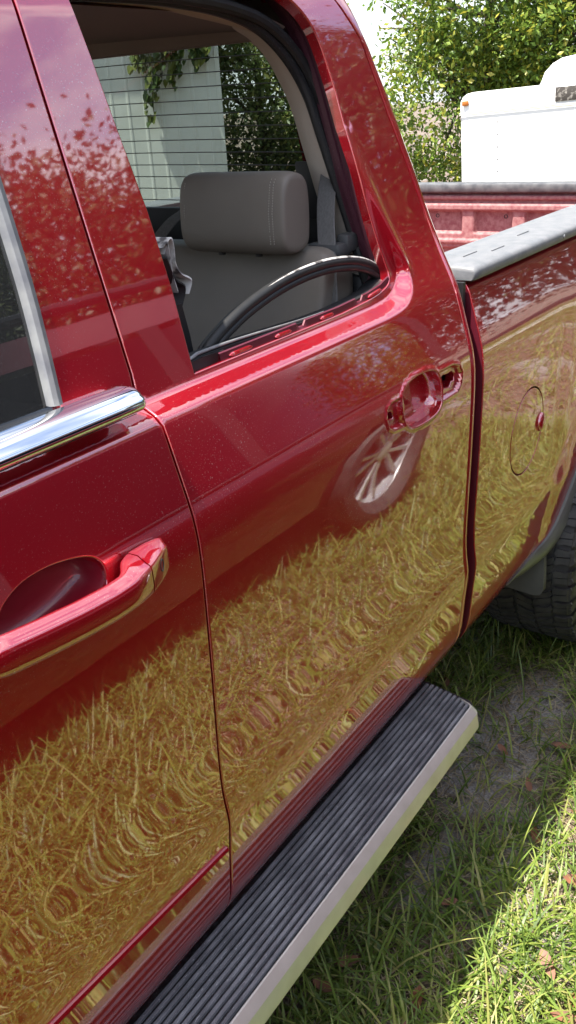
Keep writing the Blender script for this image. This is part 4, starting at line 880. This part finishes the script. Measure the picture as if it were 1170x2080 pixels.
for w, i, dv in ((1.752, 0, 0), (1.79, .02, .01), (1.87, .05, .02), (1.94, .12, .05), (1.98, .20, .09), (1.995, .30, .15)):
    R.append([tp(a, b, w) for a, b in [(.74+i, .25+dv), (.82+i, .20+dv), (2.0-i, .20+dv), (2.06-i, .26+dv), (2.06-i, 1.0-dv), (2.0-i, 1.06-dv), (.82+i, 1.06-dv), (.74+i, 1.0-dv)]])
MB().rings(R, True, True, True).build('roof_unit', TRW, tr, True, 60)
WLOC[tr.name] = Vector((0, 0, 0))
tw = wheel('wheel', (.12, -1.5, .33), tr, .33, .2, False); tw2 = dupwheel(tw, (1.38, -1.5, .33), tr)
tw.rotation_euler = (0, 0, -math.pi/2) ; tw2.rotation_euler = (0, 0, math.pi/2)
tbox('chassis_rail', 0.1, TL-.1, .1, TD-.1, .34, .42, BLACK)
tbox('tongue', TL, TL+.9, .7, .8, .36, .42, BLACK); tbox('jack_stand', TL+.7, TL+.76, .72, .78, 0, .6, BLACK)
tr.location = (9.0, 3.22, .02); tr.rotation_euler = (math.radians(-2.2), 0, math.radians(11))

# second vehicle parked alongside: it shows mirrored in the doors
sv = thing('parked_suv', 'dark red sport utility vehicle parked close alongside the truck', 'car', (1.3, -2.05, 0))
secs = [(.10, .22), (.03, .28), (.0, .50), (.0, .62), (-.015, .80), (-.01, 1.02), (.02, 1.16), (.05, 1.22)]
def suv(mirror):
    R = []
    for x in list(np.linspace(-1.35, 3.68, 60)):
        e = max(0, (x-3.35)/.33)**2*.18+max(0, (-.9-x)/.45)**2*.2
        R.append([(x, (-1.13-y-e) if not mirror else (-2.97+y+e), z) for y, z in secs])
    return R
def cutarch(R, xs=(3.14, -.52), r=.44):
    mb = MB(); n = len(R[0]); mb.V = [p for q in R for p in q]
    for i in range(len(R)-1):
        for j in range(n-1):
            c = np.mean([R[i][j], R[i+1][j], R[i+1][j+1], R[i][j+1]], 0)
            if any(math.hypot(c[0]-x, c[2]-.40) < r for x in xs): continue
            mb.F.append([i*n+j, (i+1)*n+j, (i+1)*n+j+1, i*n+j+1])
    return mb
cutarch(suv(False)).build('body_side', SUVP, sv); cutarch(suv(True)).build('body_side', SUVP, sv)
R = [[(x, y, z-.04*abs(y+2.05)**2) for y in np.linspace(-1.22, -2.88, 9)] for x, z in ((-1.35, 1.0), (-1.3, 1.10), (-.5, 1.2), (-.3, 1.24))]
MB().rings(R, False).build('hood', SUVP, sv)
top = [[(x, -2.05+s*hy, z) for s, hy, z in ((1, .87, 1.22), (1, .74, 1.74), (1, .68, 1.84), (1, .5, 1.88), (0, 0, 1.90), (-1, .5, 1.88), (-1, .68, 1.84), (-1, .74, 1.74), (-1, .87, 1.22))] for x in (.35, 1.3, 2.6, 3.6)]
MB().rings([[p for p in r[1:8]] for r in top], False).build('roof', SUVP, sv)
for s in (1, -1):
    for x0, x1 in ((.15, 1.05), (1.15, 2.1), (2.2, 3.45)):
        P = [(x0-.18*(x0 < .2), -2.05+s*.868, 1.235), (x1, -2.05+s*.868, 1.235), (x1, -2.05+s*.748, 1.72), (x0+.22*(x0 < .2), -2.05+s*.748, 1.72)]
        MB().add(P+[(a, b-s*.01, c) for a, b, c in P], [[0, 1, 2, 3], [7, 6, 5, 4], [0, 4, 5, 1], [1, 5, 6, 2], [2, 6, 7, 3], [3, 7, 4, 0]]).build('side_window', GLASS_D, sv, False)
    for x in (1.10, 2.15, 3.55): MB().rings([[(x-.05, -2.05+s*.87, 1.22), (x+.05, -2.05+s*.87, 1.22), (x+.05, -2.05+s*.745, 1.74), (x-.05, -2.05+s*.745, 1.74)]], True, True).build('window_pillar', BLACK, sv, False)
    MB().tube([(-.1, -2.05+s*.885, 1.225), (3.6, -2.05+s*.885, 1.225)], .012, 8).build('belt_line', BLACK, sv)
    MB().tube([(.6, -2.05+s*.66, 1.90), (3.4, -2.05+s*.66, 1.90)], .018, 8).build('roof_rail', BLACK, sv)
for x0, x1, z0, z1 in ((3.68, 3.56, 1.0, 1.82), (-.25, .38, 1.24, 1.82)):
    MB().add([(x0, -1.25, z0), (x0, -2.85, z0), (x1, -2.7, z1), (x1, -1.4, z1)], [[0, 1, 2, 3]]).build('end_window', GLASS_D, sv, False)
MB().box((3.66, -2.05, .75), (.10, 1.5, .75), .04).build('tailgate', SUVP, sv); MB().box((-1.36, -2.05, .7), (.10, 1.4, .55), .05).build('front_grille', BLACK, sv)
MB().box((1.15, -2.05, .32), (4.8, 1.5, .10)).build('underbody', BLACK, sv, False); MB().box((1.5, -2.05, .9), (3.6, 1.4, .5)).build('cabin_core', BLACK, sv, False)
v0 = wheel('wheel', (3.14, -1.20, .40), sv, .40, .25, False, .70); v0.rotation_euler = (0, 0, math.pi); dupwheel(v0, (-.52, -1.20, .40), sv, True); dupwheel(v0, (3.14, -2.90, .40), sv); dupwheel(v0, (-.52, -2.90, .40), sv)
sv.location.y += .13

# pale gravel drive that crosses the open lawn, mirrored in the bed side
dx = np.linspace(-30, -2.2, 40); V = []; 
for y in dx:
    w = 9.9+.15*math.sin(y*1.3)+.1*(y+2); V += [(w, y, .022), (w+2.0+.15*math.sin(y*.9+1), y, .022)]
GRAVEL = mat('pale_gravel', (.52, .50, .47), rough=.95, col2=(.40, .38, .35), nscale=40, bump=.01, bscale=120)
dr = mesh('gravel_drive', V, [[2*i, 2*i+1, 2*i+3, 2*i+2] for i in range(39)], GRAVEL); dr['kind'] = 'structure'
